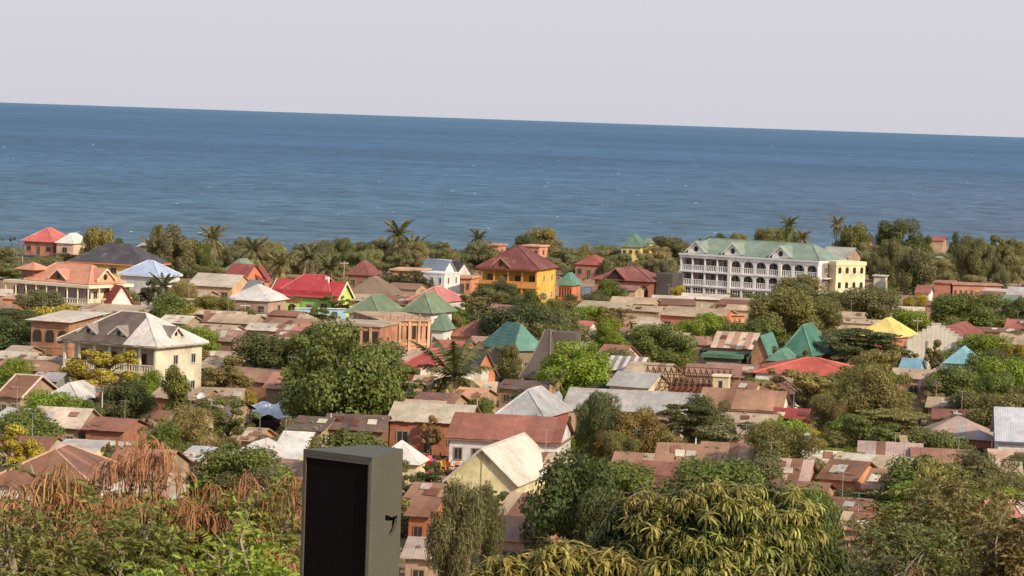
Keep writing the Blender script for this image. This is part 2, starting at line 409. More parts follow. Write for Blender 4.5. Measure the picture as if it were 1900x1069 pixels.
def gz(x, y):
    if y < 600: return ground_z(x, y)
    s = shore_y(max(-500, min(500, x)))-y
    return max(-6.0, min(0.0, s*0.05-0.3))
grid('ground', xs, ys, gz, M_earth)
m, nt_, bs = newmat('sea_water')
geo = nt_.nodes.new('ShaderNodeNewGeometry'); pos = geo.outputs['Position']
sp = nt_.nodes.new('ShaderNodeSeparateXYZ'); nt_.links.new(pos, sp.inputs[0])
# distance in log scale drives the size of what is seen
lg = nt_.nodes.new('ShaderNodeMath'); lg.operation = 'LOGARITHM'; nt_.links.new(sp.outputs[1], lg.inputs[0]); lg.inputs[1].default_value = 2.718
rmp = nt_.nodes.new('ShaderNodeValToRGB'); nt_.links.new(maprange(nt_, lg.outputs[0], 6.5, 10.2, 0, 1), rmp.inputs[0])
cr = rmp.color_ramp
cr.elements[0].position = 0.0; cr.elements[0].color = (0.062, 0.112, 0.148, 1)
cr.elements[1].position = 1.0; cr.elements[1].color = (0.060, 0.140, 0.225, 1)
for p_, c_ in ((.07, (0.056, 0.112, 0.158)), (.18, (0.050, 0.112, 0.175)), (.30, (0.047, 0.110, 0.190)), (.42, (0.043, 0.105, 0.185)), (.6, (0.040, 0.100, 0.175)), (.8, (0.048, 0.118, 0.2))):
    e = cr.elements.new(p_); e.color = c_+(1,)
for e in cr.elements: e.color = (e.color[0]*1.42, e.color[1]*1.22, e.color[2]*1.19, 1)
big = noise(nt_, scaled(nt_, pos, (0.0006, 0.0022, 1)), 1.0, 5, .6)
c = mixc(nt_, 1.0, rmp.outputs[0], maprange(nt_, big.outputs[0], .35, .65, .86, 1.14), 'MULTIPLY')
mid = noise(nt_, scaled(nt_, pos, (0.012, 0.012, 1)), 1.0, 6, .65)
c = mixc(nt_, 1.0, c, maprange(nt_, mid.outputs[0], .3, .7, .9, 1.1), 'MULTIPLY')
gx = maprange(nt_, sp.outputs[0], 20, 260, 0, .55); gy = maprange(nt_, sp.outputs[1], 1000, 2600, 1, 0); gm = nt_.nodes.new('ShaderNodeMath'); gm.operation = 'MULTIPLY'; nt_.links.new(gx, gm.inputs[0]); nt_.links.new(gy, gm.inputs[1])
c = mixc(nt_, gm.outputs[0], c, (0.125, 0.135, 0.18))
rip = noise(nt_, scaled(nt_, pos, (0.10, 0.075, 1)), 1.0, 6, .7)
c = mixc(nt_, 1.0, c, maprange(nt_, rip.outputs[0], .3, .7, .5, 1.5), 'MULTIPLY')
cap_ = noise(nt_, scaled(nt_, pos, (0.05, 0.06, 1)), 1.0, 3, .6)
c = mixc(nt_, maprange(nt_, cap_.outputs[0], .745, .78, 0, .8), c, (0.55, 0.6, 0.62))
nt_.links.new(c, bs.inputs['Base Color']); bs.inputs['Roughness'].default_value = .55; bs.inputs['Specular IOR Level'].default_value = .12
bs.inputs['IOR'].default_value = 1.2
wv = noise(nt_, scaled(nt_, pos, (0.25, 0.5, 1)), 1.0, 5, .65); bump(nt_, bs, wv.outputs[0], .6, .6)
yy = [640, 760, 900, 1100, 1500, 2500, 5000, 10000, 20000, 30000]
grid('sea', [-16000, -4000, -900, 0, 900, 4000, 16000], yy, lambda x, y: -0.55, m)
# whitecaps
r = random.Random(3); mb = MB()
for i in range(70):
    v = r.uniform(250, 452)**1.0; u = r.uniform(-20, 1920)
    p = P(u, v, -0.5)
    if p.y < shore_y(p.x)+25 or p.y > 14000 or v < 262+.034*(u-950)-40: continue
    s = r.uniform(.4, 1.1)*(p.y/1500)**.7*.7
    pts = []
    for k in range(7):
        t = 2*math.pi*k/7; pts.append((p.x+math.cos(t)*s*1.4*r.uniform(.6, 1), p.y+math.sin(t)*s*2.4*r.uniform(.5, 1), -0.5))
    mb.prism(pts, (0, 0, .18*s))
o = mb.build('whitecaps', M_paint, None, (0.5, 0.55, 0.58)); tag(o, 'scattered small white wave crests on the blue sea', 'waves', kind='stuff')

# ---------------------------------------------------------------- trees
def leaves_mesh(name, cen, nor, L, Wd, mat, nrng, fold=0.15, dirs=None):
    n = len(cen); nor = nor/np.linalg.norm(nor, axis=1, keepdims=True).clip(1e-6)
    if dirs is None:
        t = nrng.normal(size=(n, 3))
    else: t = dirs+nrng.normal(size=(n, 3))*.25
    a = np.cross(nor, np.cross(t, nor)) if dirs is not None else np.cross(nor, t)
    a /= np.linalg.norm(a, axis=1, keepdims=True).clip(1e-6); b = np.cross(nor, a)
    L = (L*nrng.uniform(.7, 1.3, n))[:, None]; Wd = (Wd*nrng.uniform(.7, 1.3, n))[:, None]
    V = np.stack([cen-a*L/2, cen+b*Wd/2-a*L*.08-nor*Wd*fold, cen+a*L/2-nor*L*fold, cen-b*Wd/2-a*L*.08-nor*Wd*fold], 1).reshape(-1, 3)
    me = bpy.data.meshes.new(name); me.vertices.add(4*n); me.vertices.foreach_set('co', V.astype(np.float32).ravel())
    me.loops.add(4*n); me.loops.foreach_set('vertex_index', np.arange(4*n, dtype=np.int32))
    me.polygons.add(n); me.polygons.foreach_set('loop_start', np.arange(0, 4*n, 4, dtype=np.int32)); me.polygons.foreach_set('loop_total', np.full(n, 4, dtype=np.int32))
    me.materials.append(mat); me.update(); me.validate()
    return me
def crown(kind, seed, n=5200):
    "returns (crown mesh, trunk mesh) for a tree 2 wide (radius 1) scaled later; height 1 in z"
    nr = np.random.default_rng(seed); r = random.Random(seed); blobs = []
    W_, H_ = 4.5, 8.0     # canonical half width and height in metres
    if kind == 'round':
        zc, rz, lo = .53, .50, -.95
        for i in range(38):
            a = r.uniform(0, 6.283); s = r.uniform(lo, 1); q = math.sqrt(max(0, 1-s*s)); k = r.uniform(.58, .9)
            blobs.append((math.cos(a)*q*W_*k, math.sin(a)*q*W_*k, (zc+s*rz*k)*H_, r.uniform(.24, .38)*W_, 1, .8))
    elif kind == 'lump':
        for i in range(34):
            a = r.uniform(0, 6.283); k = r.uniform(.1, .95); h = r.uniform(.14, .92); k *= 1-.9*max(0, h-.55)
            blobs.append((math.cos(a)*k*W_, math.sin(a)*k*W_, h*H_*(1-.12*k), r.uniform(.2, .4)*W_, 1, .85))
    elif kind == 'tier':
        for i in range(46):
            a = r.uniform(0, 6.283); lev = r.choice((.25, .38, .5, .62, .74, .85, .93)); k = r.uniform(.15, .95)*(1.15-.95*abs(lev-.55)); 
            blobs.append((math.cos(a)*k*W_, math.sin(a)*k*W_, (lev-.10*k+r.uniform(-.02, .02))*H_, r.uniform(.22, .36)*W_, 1, .22))
    elif kind == 'feather':
        for i in range(40):
            a = r.uniform(0, 6.283); h = r.uniform(.2, .97); k = r.uniform(0, .75)*(1.1-.8*abs(h-.5))
            blobs.append((math.cos(a)*k*W_, math.sin(a)*k*W_, h*H_, r.uniform(.18, .30)*W_, 1, 1.1))
    elif kind == 'sparse':
        for i in range(26):
            a = r.uniform(0, 6.283); h = r.uniform(.38, .97); k = r.uniform(.1, .85)
            blobs.append((math.cos(a)*k*W_, math.sin(a)*k*W_, h*H_, r.uniform(.12, .24)*W_, 1, .7))
    elif kind == 'column':
        for i in range(20):
            a = r.uniform(0, 6.283); h = r.uniform(.1, .93); k = r.uniform(.1, .6)*(1.1-h*.6)
            blobs.append((math.cos(a)*k*W_, math.sin(a)*k*W_, h*H_, r.uniform(.3, .45)*W_*(1.1-h*.5), 1, .9))
    elif kind == 'bush':
        for i in range(24):
            a = r.uniform(0, 6.283); h = r.uniform(.08, .85); k = r.uniform(.1, .8)*(1.05-.5*h)
            blobs.append((math.cos(a)*k*W_, math.sin(a)*k*W_, h*H_, r.uniform(.22, .36)*W_, 1, 1.0))
    tot = sum(b[3]**2 for b in blobs); cen = []; nor = []
    for bx_, by_, bz_, br, _, fl in blobs:
        k = max(20, int(n*br*br/tot)); d = nr.normal(size=(k, 3)); d /= np.linalg.norm(d, axis=1, keepdims=True)
        rad = nr.uniform(.35, 1.0, (k, 1))**.45*1.06*br*(1+.14*np.sin(d[:, :1]*7+bx_)*np.cos(d[:, 1:2]*6+by_))
        p = d*rad*np.array([1, 1, fl])+np.array([bx_, by_, bz_])
        cen.append(p); nor.append(d*np.array([1, 1, 1/max(fl, .3)])*.9+np.array([0, 0, .35])+nr.normal(size=(k, 3))*.42)
    cen = np.concatenate(cen); nor = np.concatenate(nor)
    ok = cen[:, 2] > .04*H_; cen = cen[ok]; nor = nor[ok]
    if kind in ('feather',):
        dirs = np.tile(np.array([[0, 0, -1.0]]), (len(cen), 1))*.5+nr.normal(size=(len(cen), 3))*.5
        cm = leaves_mesh('crown_'+kind, cen, nor, .5, .09, M_leaf, nr, .1, dirs)
    elif kind == 'sparse': cm = leaves_mesh('crown_'+kind, cen, nor, .34, .2, M_leaf, nr)
    else: cm = leaves_mesh('crown_'+kind, cen, nor, .34, .21, M_leaf, nr)
    mb = MB(); top = .62*H_ if kind not in ('feather', 'column') else .9*H_
    mb.tube([(0, 0, -.4), (.1, .05, .25*H_), (.0, .1, .45*H_), (.15, 0, top)], [.28, .22, .17, .05], 7)
    for b in blobs[::2 if kind != 'sparse' else 1]:
        z0 = min(b[2]*.55, .5*H_); mb.tube([(0.05, .05, z0), (b[0]*.5, b[1]*.5, (z0+b[2])*.5+.2), (b[0], b[1], b[2]-.1)], [.1, .07, .025], 5, False)
    return cm, mesh('trunk_'+kind, mb.v, mb.f, M_bark)
_cr = {}
def getcrown(kind, i):
    if (kind, i) not in _cr: _cr[(kind, i)] = crown(kind, 100+17*i+len(kind)*7, {'sparse': 6500, 'feather': 17000, 'tier': 11000, 'round': 17000, 'lump': 14000}.get(kind, 11000))
    return _cr[(kind, i)]
G = dict(dark=(0.066, 0.085, 0.040), mid=(0.098, 0.128, 0.043), bright=(0.145, 0.20, 0.036), olive=(0.13, 0.13, 0.058), grey=(0.125, 0.127, 0.078),
         yellow=(0.28, 0.245, 0.05), brown=(0.2, 0.14, 0.06), lime=(0.16, 0.22, 0.04), khaki=(0.18, 0.16, 0.078))
BARK = (0.13, 0.10, 0.075)
tcount = [0]
def tree(label, u, vt, vb, w_, kind, colr, name='broadleaf_tree', cat='tree', group=None, var=None, dist=None):
    tcount[0] += 1; i = tcount[0]
    if dist is None:
        p = P(u, vb, 0)
        if p.y < 190:   # on the slope: walk out until the ground is met
            pass
    else: p = PD(u, vb, dist)
    dd = dist or p.y
    t = PD(u, vt, dd); gz_ = ground_z(t.x, t.y) if dist else 0.0
    h = t.z-gz_; wd = w_*dd/F
    r = random.Random(i*31); cm, tm = getcrown(kind, (var if var is not None else i) % 3)
    root = empty(name, (t.x, t.y, gz_), r.uniform(0, 6.283), label, cat, group); FOOT.append((t.x, t.y, wd*.35)); wd *= 1.12
    s = (wd/9.0*r.uniform(.96, 1.04), wd/9.0*r.uniform(.96, 1.04), h/8.0)
    c = colr if isinstance(colr, tuple) else G[colr]; c = (c[0]*1.55, c[1]*1.42, c[2]*1.1)
    link('trunk', tm, root, BARK, (0, 0, 0), 0, s)
    link('crown', cm, root, jit(c, .12, r), (0, 0, 0), 0, s)
    return root
_fr = {}
def frondmesh(i, L=2.6):
    if i in _fr: return _fr[i]
    r = random.Random(i); mb = MB(); up = (1.35, .8, .2, -.7)[i % 4]; n = 17
    pts = []
    for k in range(n+1):
        t = k/n; pts.append(Vector((L*(t*.95-.15*t*t*(1-up)), 0, L*(up*t-.85*t*t*(.65+.2*(1-up))))))
    mb.tube(pts[::4]+[pts[-1]], [.035]*(len(pts[::4]))+[.01], 4)
    for k in range(2, n+1):
        p = pts[k]; d = (pts[k]-pts[k-1]).normalized(); ll = .85*math.sin(math.pi*min(.93, .15+.8*k/n))*L/2.6
        for s in (-1, 1):
            q = p+Vector((0, s*ll*.8, 0))+d*ll*.45+Vector((0, 0, -ll*r.uniform(.3, .65))); b = len(mb.v); wv_ = d*.075*L/2.6*1.6
            mb.v += [tuple(p-wv_), tuple(p+wv_), tuple(q)]; mb.f.append((b, b+1, b+2) if s > 0 else (b+1, b, b+2))
    _fr[i] = mesh('frond_leaf', mb.v, mb.f, M_leaf_near); return _fr[i]
def palm(label, u, vt, vb, w_, colr='olive', lean=0.0, name='palm_tree', dead=0, group=None, nf=30):
    p = P(u, vb, 0); t = PD(u, vt, p.y); wd = w_*p.y/F; fs = wd/2/1.95; H_ = max(.6, t.z-0.75*fs*2.6*.9)
    r = random.Random(int(u*3+vb)); root = empty(name, (t.x, t.y, 0), r.uniform(0, 6.28), label, 'palm tree', group)
    mb = MB(); N = 7; lx = lean
    mb.tube([(lx*(1-(k/N))**2, 0, H_*k/N) for k in range(N+1)], [.2-.07*k/N for k in range(N+1)], 7); mb.build('trunk', M_bark, root, (0.22, 0.19, 0.15))
    for k in range(nf):
        i = min(3, int(4*k/nf)); dry = k >= nf-dead
        o = link('frond', frondmesh(3 if dry else i+4*(k % 2)), root, jit((0.34, 0.25, 0.12) if dry else G[colr], .25, r), (0, 0, H_), k*2.399+r.uniform(-.2, .2), (fs, fs, fs*r.uniform(.85, 1.1)))
    return root
# ---------------------------------------------------------------- landmark buildings
WHITE = (0.68, 0.66, 0.62); CREAM = (0.70, 0.62, 0.42); RUST = C(146, 100, 74); RUST2 = C(170, 126, 94); TAN = C(194, 166, 134); ZINC = C(188, 180, 170); PALE = C(216, 200, 178)
BRICKC = (0.33, 0.17, 0.10); MUD = (0.36, 0.25, 0.17); CONC = (0.36, 0.32, 0.27); MAROON = C(140, 72, 66)
RR = [RUST, RUST2, RUST, TAN]; TT = [TAN, PALE, RUST2, TAN]; ZZ = [ZINC, PALE, ZINC]; MM = [RUST, TAN, ZINC, RUST2]
def guard(b, n, W, D, d):
    for k in (-1, 0, 1): q = b+d*(k*W/3); FOOT.append((q.x, q.y, D*.6)); q = q-n*(D/2+4); FOOT.append((q.x, q.y, 3.5))
def place(name, label, u1, u2, v, h, D, rot, cat='building', group=None):
    c, W, d = fit(u1, u2, v, h, rot); n = Vector((-d.y, d.x, 0)); b = c+n*(D/2); b.z = 0; guard(b, n, W, D, d)
    return empty(name, b, R(rot), label, cat, group), W

# 1 hotel
def hotel():
    root, W = place('hotel', 'long white three storey hotel with balconies, arches and a green roof', 1262, 1519, 482, 8.3, 13, -31, 'hotel')
    D = 13; Y = -D/2; h = 2.75; wc = C(242, 238, 238, .9)
    box(root, 'wall', M_plaster, C(176, 150, 142), (-W/2+.1, W/2-.1), (Y+1.6, D/2), (0, 8.3))
    box(root, 'side_wall', M_plaster, wc, (W/2-.32, W/2-.02), (Y, Y+1.6), (0, 8.3)); box(root, 'side_wall', M_plaster, wc, (-W/2, -W/2+.3), (Y, Y+1.6), (0, 8.3))
    for s in (1, 2, 3): box(root, 'floor_slab', M_plaster, wc, (-W/2-.1, W/2+.1), (Y-.12, Y+1.6), (s*h-.25, s*h+(.03 if s < 3 else .5)))
    box(root, 'cornice', M_paint, WHITE, (-W/2-.25, W/2+.25), (Y-.3, Y+.1), (8.3+.2, 8.3+.5))
    bays = 11; bw = W/bays
    for i in range(bays+1):
        x = -W/2+i*bw; big = i in (4, 8)
        t = .32 if big else .14
        if i in (0, bays): continue
        box(root, 'column', M_paint, WHITE if big else wc, (x-t, x+t), (Y-(.14 if big else 0), Y+.3), (0, 8.2 if big else 2.5))
        if not big:
            for s in (1, 2): box(root, 'column', M_paint, wc, (x-t, x+t), (Y+.02, Y+.28), (s*h+.03, s*h+h-.25))
    am = arch_mesh(bw-.3, 2.45, bw-.6, 1.5, .22); ame = mesh('arch_panel', am.v, am.f, M_paint)
    for i in range(bays):
        x = -W/2+(i+.5)*bw
        for s in range(3):
            z = s*h
            if s:
                balustrade(root, (x-bw/2+.16, x+bw/2-.16), Y+.12, z+.03, 1.15, wc)
                if i >= 4: link('arch', ame, root, wc, (x, Y+.04, z+.04))
                o = link('window', winmesh('frame'), root, (.4, .38, .36), (x, Y+1.6, z+1.45), 0, (bw*.62, .07, 1.6)); link('pane', cube(M_glass), o, None, (0, -.25, 0), 0, (.82, .5, .86))
            elif i < 8:
                o = MB(); o.box((-.5, .5), (0, .06), (-.5, -.42)); o.box((-.5, .5), (0, .06), (.42, .5)); o.box((-.5, .5), (0, .06), (.1, .14))
                for k in range(5): o.box((-.5+k*.24, -.46+k*.24), (0.005, .065), (-.42, .42))
                f = o.build('window', M_paint, root, WHITE, loc=(x, Y+.1, 1.35), scale=(bw*.78, 1, 2.1)); link('pane', cube(M_glass), f, None, (0, .11, 0), 0, (.98, .06, .96))
    # roof
    gc = C(138, 156, 140)
    roof(root, [[(-W/2+.3, Y+.9, 8.8), (W/2-.2, Y+.9, 8.8), (W/2-4.5, 0, 11.6), (-W/2+3, 0, 11.6)], [(W/2-.2, Y+.9, 8.8), (W/2-.2, D/2, 8.8), (W/2-4.5, 0, 11.6)],
                [(W/2-.2, D/2, 8.8), (-W/2+.3, D/2, 8.8), (-W/2+3, 0, 11.6), (W/2-4.5, 0, 11.6)], [(-W/2+.3, D/2, 8.8), (-W/2+.3, Y+.9, 8.8), (-W/2+3, 0, 11.6)]], M_tile, [gc], capc=jit(gc, .1))
    box(root, 'roof_deck', M_plaster, wc, (-W/2+.05, W/2-.05), (Y+.2, D/2), (8.32, 8.78))
    for fx, ov_ in ((-.40, 1), (-.13, 0), (.215, 1)): dormer(root, fx*W, Y+.9, 8.85, 3.6, 2.3, 4.2, gc, WHITE, wc2=WHITE)
    # end wall turned to the sun
    for s in range(3):
        for k in range(2):
            window(root, 'r', Y+3.5+k*4.2, s*h+1.5, 1.2, 1.3, W-.04, D)
        if s: box(root, 'canopy', M_paint, WHITE, (W/2-.02, W/2+.9), (Y+1.5, D/2-1), (s*h-.12, s*h+.06))
    return root
hotel()
def annex():
    root, W = place('annex_block', 'cream yellow flat topped block with small round headed windows beside the hotel', 1552, 1606, 489, 8.4, 9, 32)
    D = 9; c = C(244, 230, 180)
    box(root, 'wall', M_plaster, c, (-W/2, W/2), (-D/2, D/2), (0, 8.4)); box(root, 'parapet', M_paint, jit(c, .03), (-W/2-.15, W/2+.15), (-D/2-.15, D/2+.15), (8.0, 8.75))
    for s in range(3):
        for i in range(4):
            m = MB(); m.prism([(-.35, 0, -.6), (.35, 0, -.6), (.35, 0, .3), (.2, 0, .55), (-.2, 0, .55), (-.35, 0, .3)], (0, .05, 0))
            m.build('window', M_glass, root, None, loc=(-W/2+W*(i+.5)/4, -D/2-.05, s*2.8+1.5))
            box(root, 'window_sill', M_paint, WHITE, (-W/2+W*(i+.5)/4-.45, -W/2+W*(i+.5)/4+.45), (-D/2-.12, -D/2-.001), (s*2.8+.78, s*2.8+.88))
annex()
# generic balcony house: open verandas on the front, columns, slabs, hip roof with dormers
def veranda_house(name, label, u1, u2, v, D, h, st, rise, rc, wc, colc, rot, ncol=5, inset=1.8, ov=.5, front=None, slab=None, rail=True, mat=None, cap=None, dorm=(), solid=False, arches=False,
                  cat='house', winR=2, fascia=None, groundopen=True, alt=0, sheet=0, dc=None, hk=1.0, side_rail=False):
    c, W2, d = fit(u1, u2, v, h, rot); W = W2-2*ov; n = Vector((-d.y, d.x, 0)); b = c+n*(D/2+ov); b.z = 0; guard(b, n, W, D, d)
    root = empty(name, b, R(rot), label, cat); sh = h/st; Y = -D/2; front = front or wc; slab = slab or wc
    box(root, 'wall', M_plaster, wc, (-W/2+.02, W/2-.25), (Y+inset, D/2), (0, h))
    box(root, 'side_wall', M_plaster, wc, (W/2-.25, W/2), (Y+.1 if not side_rail else Y+inset, D/2+.01), (0, h+.001))
    for s in range(1, st): box(root, 'floor_slab', M_paint, slab, (-W/2-.12, W/2+.14), (Y-.15, Y+inset+.01), (s*sh-.3, s*sh+.02))
    box(root, 'beam', M_paint, slab, (-W/2, W/2+.02), (Y-.02, Y+.25), (h-.35, h-.01))
    for s in range(st):
        z0 = s*sh+(.02 if s else 0); z1 = (s+1)*sh-(.3 if s < st-1 else .35)
        for i in range(ncol+1):
            x = -W/2+.15+i*(W-.3)/ncol
            if arches and i < ncol:
                a = arch_mesh((W-.3)/ncol-.3, z1-z0, (W-.3)/ncol-.8, (z1-z0)*.55, .2); a.build('arch', M_paint, root, colc, loc=(x+(W-.3)/ncol/2, Y+.03, z0))
            box(root, 'column', M_paint, colc, (x-.14, x+.14), (Y+.005, Y+.245), (z0, z1))
            if i < ncol:
                xc = x+(W-.3)/ncol/2
                if s and rail: balustrade(root, (x+.15, x+(W-.3)/ncol-.15), Y+.1, z0, .9, colc, solid)
                k = (i+s) % 3
                o = link('door' if k == 1 else 'window', winmesh('frame'), root, jit(front, .1), (xc, Y+inset, z0+(1.05 if k == 1 else 1.35)), 0, (min(1.2, W/ncol*.6), .07, 2.1 if k == 1 else 1.3))
                link('door_panel' if k == 1 else 'pane', cube(M_wood if k == 1 else M_glass), o, (0.12, 0.07, 0.045), (0, -.25, 0), 0, (.82, .5, .86))
        for i in range(winR): window(root, 'r', -D/2+inset+(D-inset)*(i+.5)/winR, z0+1.4, 1.0, 1.2, W, D)
    if fascia:
        a, b_ = W/2+ov, D/2+ov
        box(root, 'fascia', M_paint, fascia, (-a-.03, a+.03), (-b_-.06, -b_-.004), (h-.16, h+.07)); box(root, 'fascia', M_paint, fascia, (a+.004, a+.06), (-b_-.004, b_), (h-.16, h+.07))
    roof(root, slopes('hip', W, D, h, rise, ov, hk), mat or M_tile, rc, sheet, 1, capc=cap, rnd=random.Random(int(u1)), alt=alt)
    for q in dorm:
        (fx, zz, w_, h_, side) = q
        b_ = D/2+ov; a = W/2+ov
        if side == 'f': dormer(root, fx*W, -b_+b_*zz/rise-.15, h+zz-.15, w_, h_, b_*h_/rise+.4, rc[0] if isinstance(rc, list) else rc, dc or wc, wc2=WHITE)
        else: dormer(root, a-(b_*hk)*zz/rise+.15, fx*D, h+zz-.15, w_, h_, b_*h_/rise+.4, rc[0] if isinstance(rc, list) else rc, dc or wc, 'r', wc2=WHITE)
    return root, W, D
YEL = C(240, 190, 60); ORG = C(226, 150, 70)
yh, W, D = veranda_house('yellow_house', 'bright yellow two storey house with tall maroon hipped roof and front balconies', 882, 1001, 499, 13, 6.3, 2, 4.0, [C(134, 78, 74)], YEL, ORG, -16, 4, 2.0, .6, front=(.5, .3, .12),
    slab=ORG, solid=True, cap=C(120, 66, 62), winR=2)
dormer(yh, -W*.12, -D/2-.5, 6.3+.05, 3.0, 1.9, 3.4, C(134, 78, 74), C(150, 90, 60), wc2=C(190, 150, 120))
box(yh, 'ground_wall', M_plaster, C(170, 110, 90), (-W/2-.6, W/2+1.2), (-D/2-2.8, -D/2-2.6), (0, 1.9))
box(yh, 'porch_column', M_paint, ORG, (-W*.3, -W*.3+.3), (-D/2-1.1, -D/2-.8), (0, 3.2)); box(yh, 'porch_roof', M_tile, C(150, 90, 75), (-W/2-.5, W*.15), (-D/2-1.4, -D/2-.2), (3.2, 3.38))
for nm in (0, 1):
    box(yh, 'roof_apron', M_tile, C(140, 82, 76), (-W/2-.6+nm*.01, W/2+.6), (-D/2-.9, -D/2-.62), (6.1, 6.28)) if nm == 0 else None
# 3 peach building with wraparound balcony
def peach():
    root, W = place('guest_house', 'peach tiled building with long cream wraparound balcony and small roof lookout', 8, 165, 526, 5.6, 10, -33, 'guest house')
    D = 10; Y = -D/2; cr_ = C(240, 225, 190, .85); lil_shade = C(190, 170, 175); pe = C(222, 150, 118)
    box(root, 'wall', M_plaster, lil_shade, (-W/2+1.4, W/2-1.4), (Y+1.5, D/2), (2.8, 5.3))  # front wall's grey lilac has the balcony shade put into its colour
    box(root, 'side_wall', M_plaster, cr_, (W/2-1.4, W/2-1.3), (Y+1.5, D/2), (2.8, 5.3))
    box(root, 'ground_wall', M_plaster, C(222, 150, 96), (-W/2+.6, W/2-1.2), (Y+.8, D/2+.2), (0, 2.5))
    box(root, 'balcony_slab', M_paint, cr_, (-W/2, W/2), (Y, D/2+.4), (2.5, 2.8)); box(root, 'roof_slab', M_paint, cr_, (-W/2-.1, W/2+.1), (Y-.1, D/2+.5), (5.3, 5.75))
    balustrade(root, (-W/2, W/2), Y+.1, 2.8, .85, cr_, step=.5); balustrade(root, (Y+.2, D/2+.3), W/2-.1, 2.8, .85, cr_, along='y', step=.5)
    for i in range(9):
        x = -W/2+.2+i*(W-.4)/8; cyl(root, 'column', M_paint, cr_, x, Y+.12, 2.8, 5.3, .13)
        if i < 8:
            window(root, 'f', x+W/18, 4.1, 1.1, 1.4, 99, D-3, (.5, .4, .4))
    for i in range(3): cyl(root, 'column', M_paint, cr_, W/2-.12, Y+2.6+i*2.6, 2.8, 5.3, .13); window(root, 'r', Y+3+i*2.4, 4.1, 1, 1.3, W-2.6, D)
    for i in range(5): window(root, 'f', -W/2+1.8+i*W/5.3, 1.3, 1.2, 1.5, 99, D-1.6, (.4, .2, .1), 'door', M_wood)
    sl_ = [[(-W/2+3, Y+1.1, 5.8), (W/2-1, Y+1.1, 5.8), (W/2-4.2, .4, 8.5), (-W/2+6, .4, 8.5)], [(W/2-1, Y+1.1, 5.8), (W/2-1, D/2, 5.8), (W/2-4.2, .4, 8.5)],
           [(W/2-1, D/2, 5.8), (-W/2+3, D/2, 5.8), (-W/2+6, .4, 8.5), (W/2-4.2, .4, 8.5)], [(-W/2+3, D/2, 5.8), (-W/2+3, Y+1.1, 5.8), (-W/2+6, .4, 8.5)]]
    roof(root, sl_, M_tile, [pe], capc=C(232, 170, 140))
    dormer(root, W*.06, Y+1.6, 6.1, 3.0, 1.7, 3.4, pe, C(150, 90, 80), wc2=cr_); dormer(root, W/2-1.3, .3, 6.1, 3.6, 2.0, 3.4, pe, C(235, 170, 120), 'r', wc2=cr_)  # front dormer face coloured darker as if shaded, right one brighter as if sunlit
    t = box(root, 'lookout', M_plaster, C(150, 110, 95), (-W/2+2, -W/2+4.4), (Y+1.8, Y+4.4), (5.76, 7.4))
    roof(root, [[(x*1.0-W/2+3.2, y+Y+3.1, z) for x, y, z in q] for q in slopes('hip', 3.6, 3.6, 7.4, 1.1, .4)], M_tile, [pe])
    box(root, 'terrace_wall', M_paint, cr_, (-W/2-1.2, W/2+.6), (Y-2.2, Y-2.0), (0, 1.1))
peach()
house('black_roof_house', 'large house with charcoal tiled hipped roof and yellow walls behind the peach building', 122, 262, 489, 10, 5.0, 3.5, 'hip', C(88, 84, 90), C(245, 205, 105), rot=-22, st=2, mat=M_tile, win=(4, 2), ov=.6, fascia=C(235, 140, 70))
house('blue_roof_house', 'white cottage with pale blue hipped roof and small gable', 218, 296, 511, 6.5, 5.2, 2.3, 'hip', C(178, 196, 226), WHITE, rot=-26, mat=M_tile, win=(3, 2), cap=C(200, 215, 235), fascia=WHITE)
house('gable_cottage', 'small cottage with red roof and white gable beside the peach building', 205, 249, 565, 8, 2.9, 2.9, 'gabley', C(176, 84, 78), WHITE, rot=32, mat=M_tile, win=(1, 0), ov=.4, fascia=None)
# 6 big house left
bh, W, D = veranda_house('balcony_house', 'two storey house with cream balconies under a hipped roof half dark half pale', 105, 292, 637, 9.5, 6.3, 2, 3.3, [C(222, 212, 202)], C(232, 220, 192), C(240, 230, 200), -27.5, 6, 2.2, .55,
    front=(.3, .1, .07), slab=C(238, 226, 180), mat=M_tin, sheet=.8, cap=C(225, 218, 208), winR=2, fascia=C(205, 195, 180))
for o in [q for q in bh.children if q.name.startswith('roof_sheet')]:
    vv = np.array([v.co for v in o.data.vertices]); cxy = vv.mean(0)
    if cxy[0] < W*.17+(-cxy[1]-2.5)*-.25 and cxy[1] < -.2*0 and cxy[1] < 0.5: o.color = tuple(jit(C(112, 96, 86), .12))+(1,)
    if cxy[0] < -W*.3: o.color = tuple(jit(C(120, 104, 92), .1))+(1,)
for fx, sd in ((-.27, 'f'), (.06, 'f')): dormer(bh, fx*W, -D/2-.55+1.3, 6.3+.75, 2.2, 1.15, 2.6, C(150, 140, 130), C(225, 215, 195), mat=M_tin, wc2=C(220, 210, 195))
dormer(bh, W/2+.55-1.2, .2, 6.3+.75, 2.2, 1.2, 2.6, C(140, 130, 120), C(225, 215, 195), 'r', mat=M_tin, wc2=C(225, 215, 195))
# 7 unfinished brick house beside it
br, W, D = house('unfinished_brick_house', 'two storey raw brick house with pale flat sheet roof and arched openings', 46, 132, 597, 9, 6.4, .7, 'shed', [C(222, 205, 185)], BRICKC, rot=-20, st=2, wmat=M_brick, win=(0, 0), door=False, mat=M_tin, sheet=1.4, ov=.6)
for i in range(3):
    for s in range(2):
        m = MB(); m.prism([(-.6, 0, 0), (.6, 0, 0), (.6, 0, 1.1), (.35, 0, 1.5), (-.35, 0, 1.5), (-.6, 0, 1.1)], (0, .1, 0)); m.build('window_opening', M_dark, br, None, loc=(-W/2+W*(i+.5)/3, -D/2-.05, .7+s*3.1))
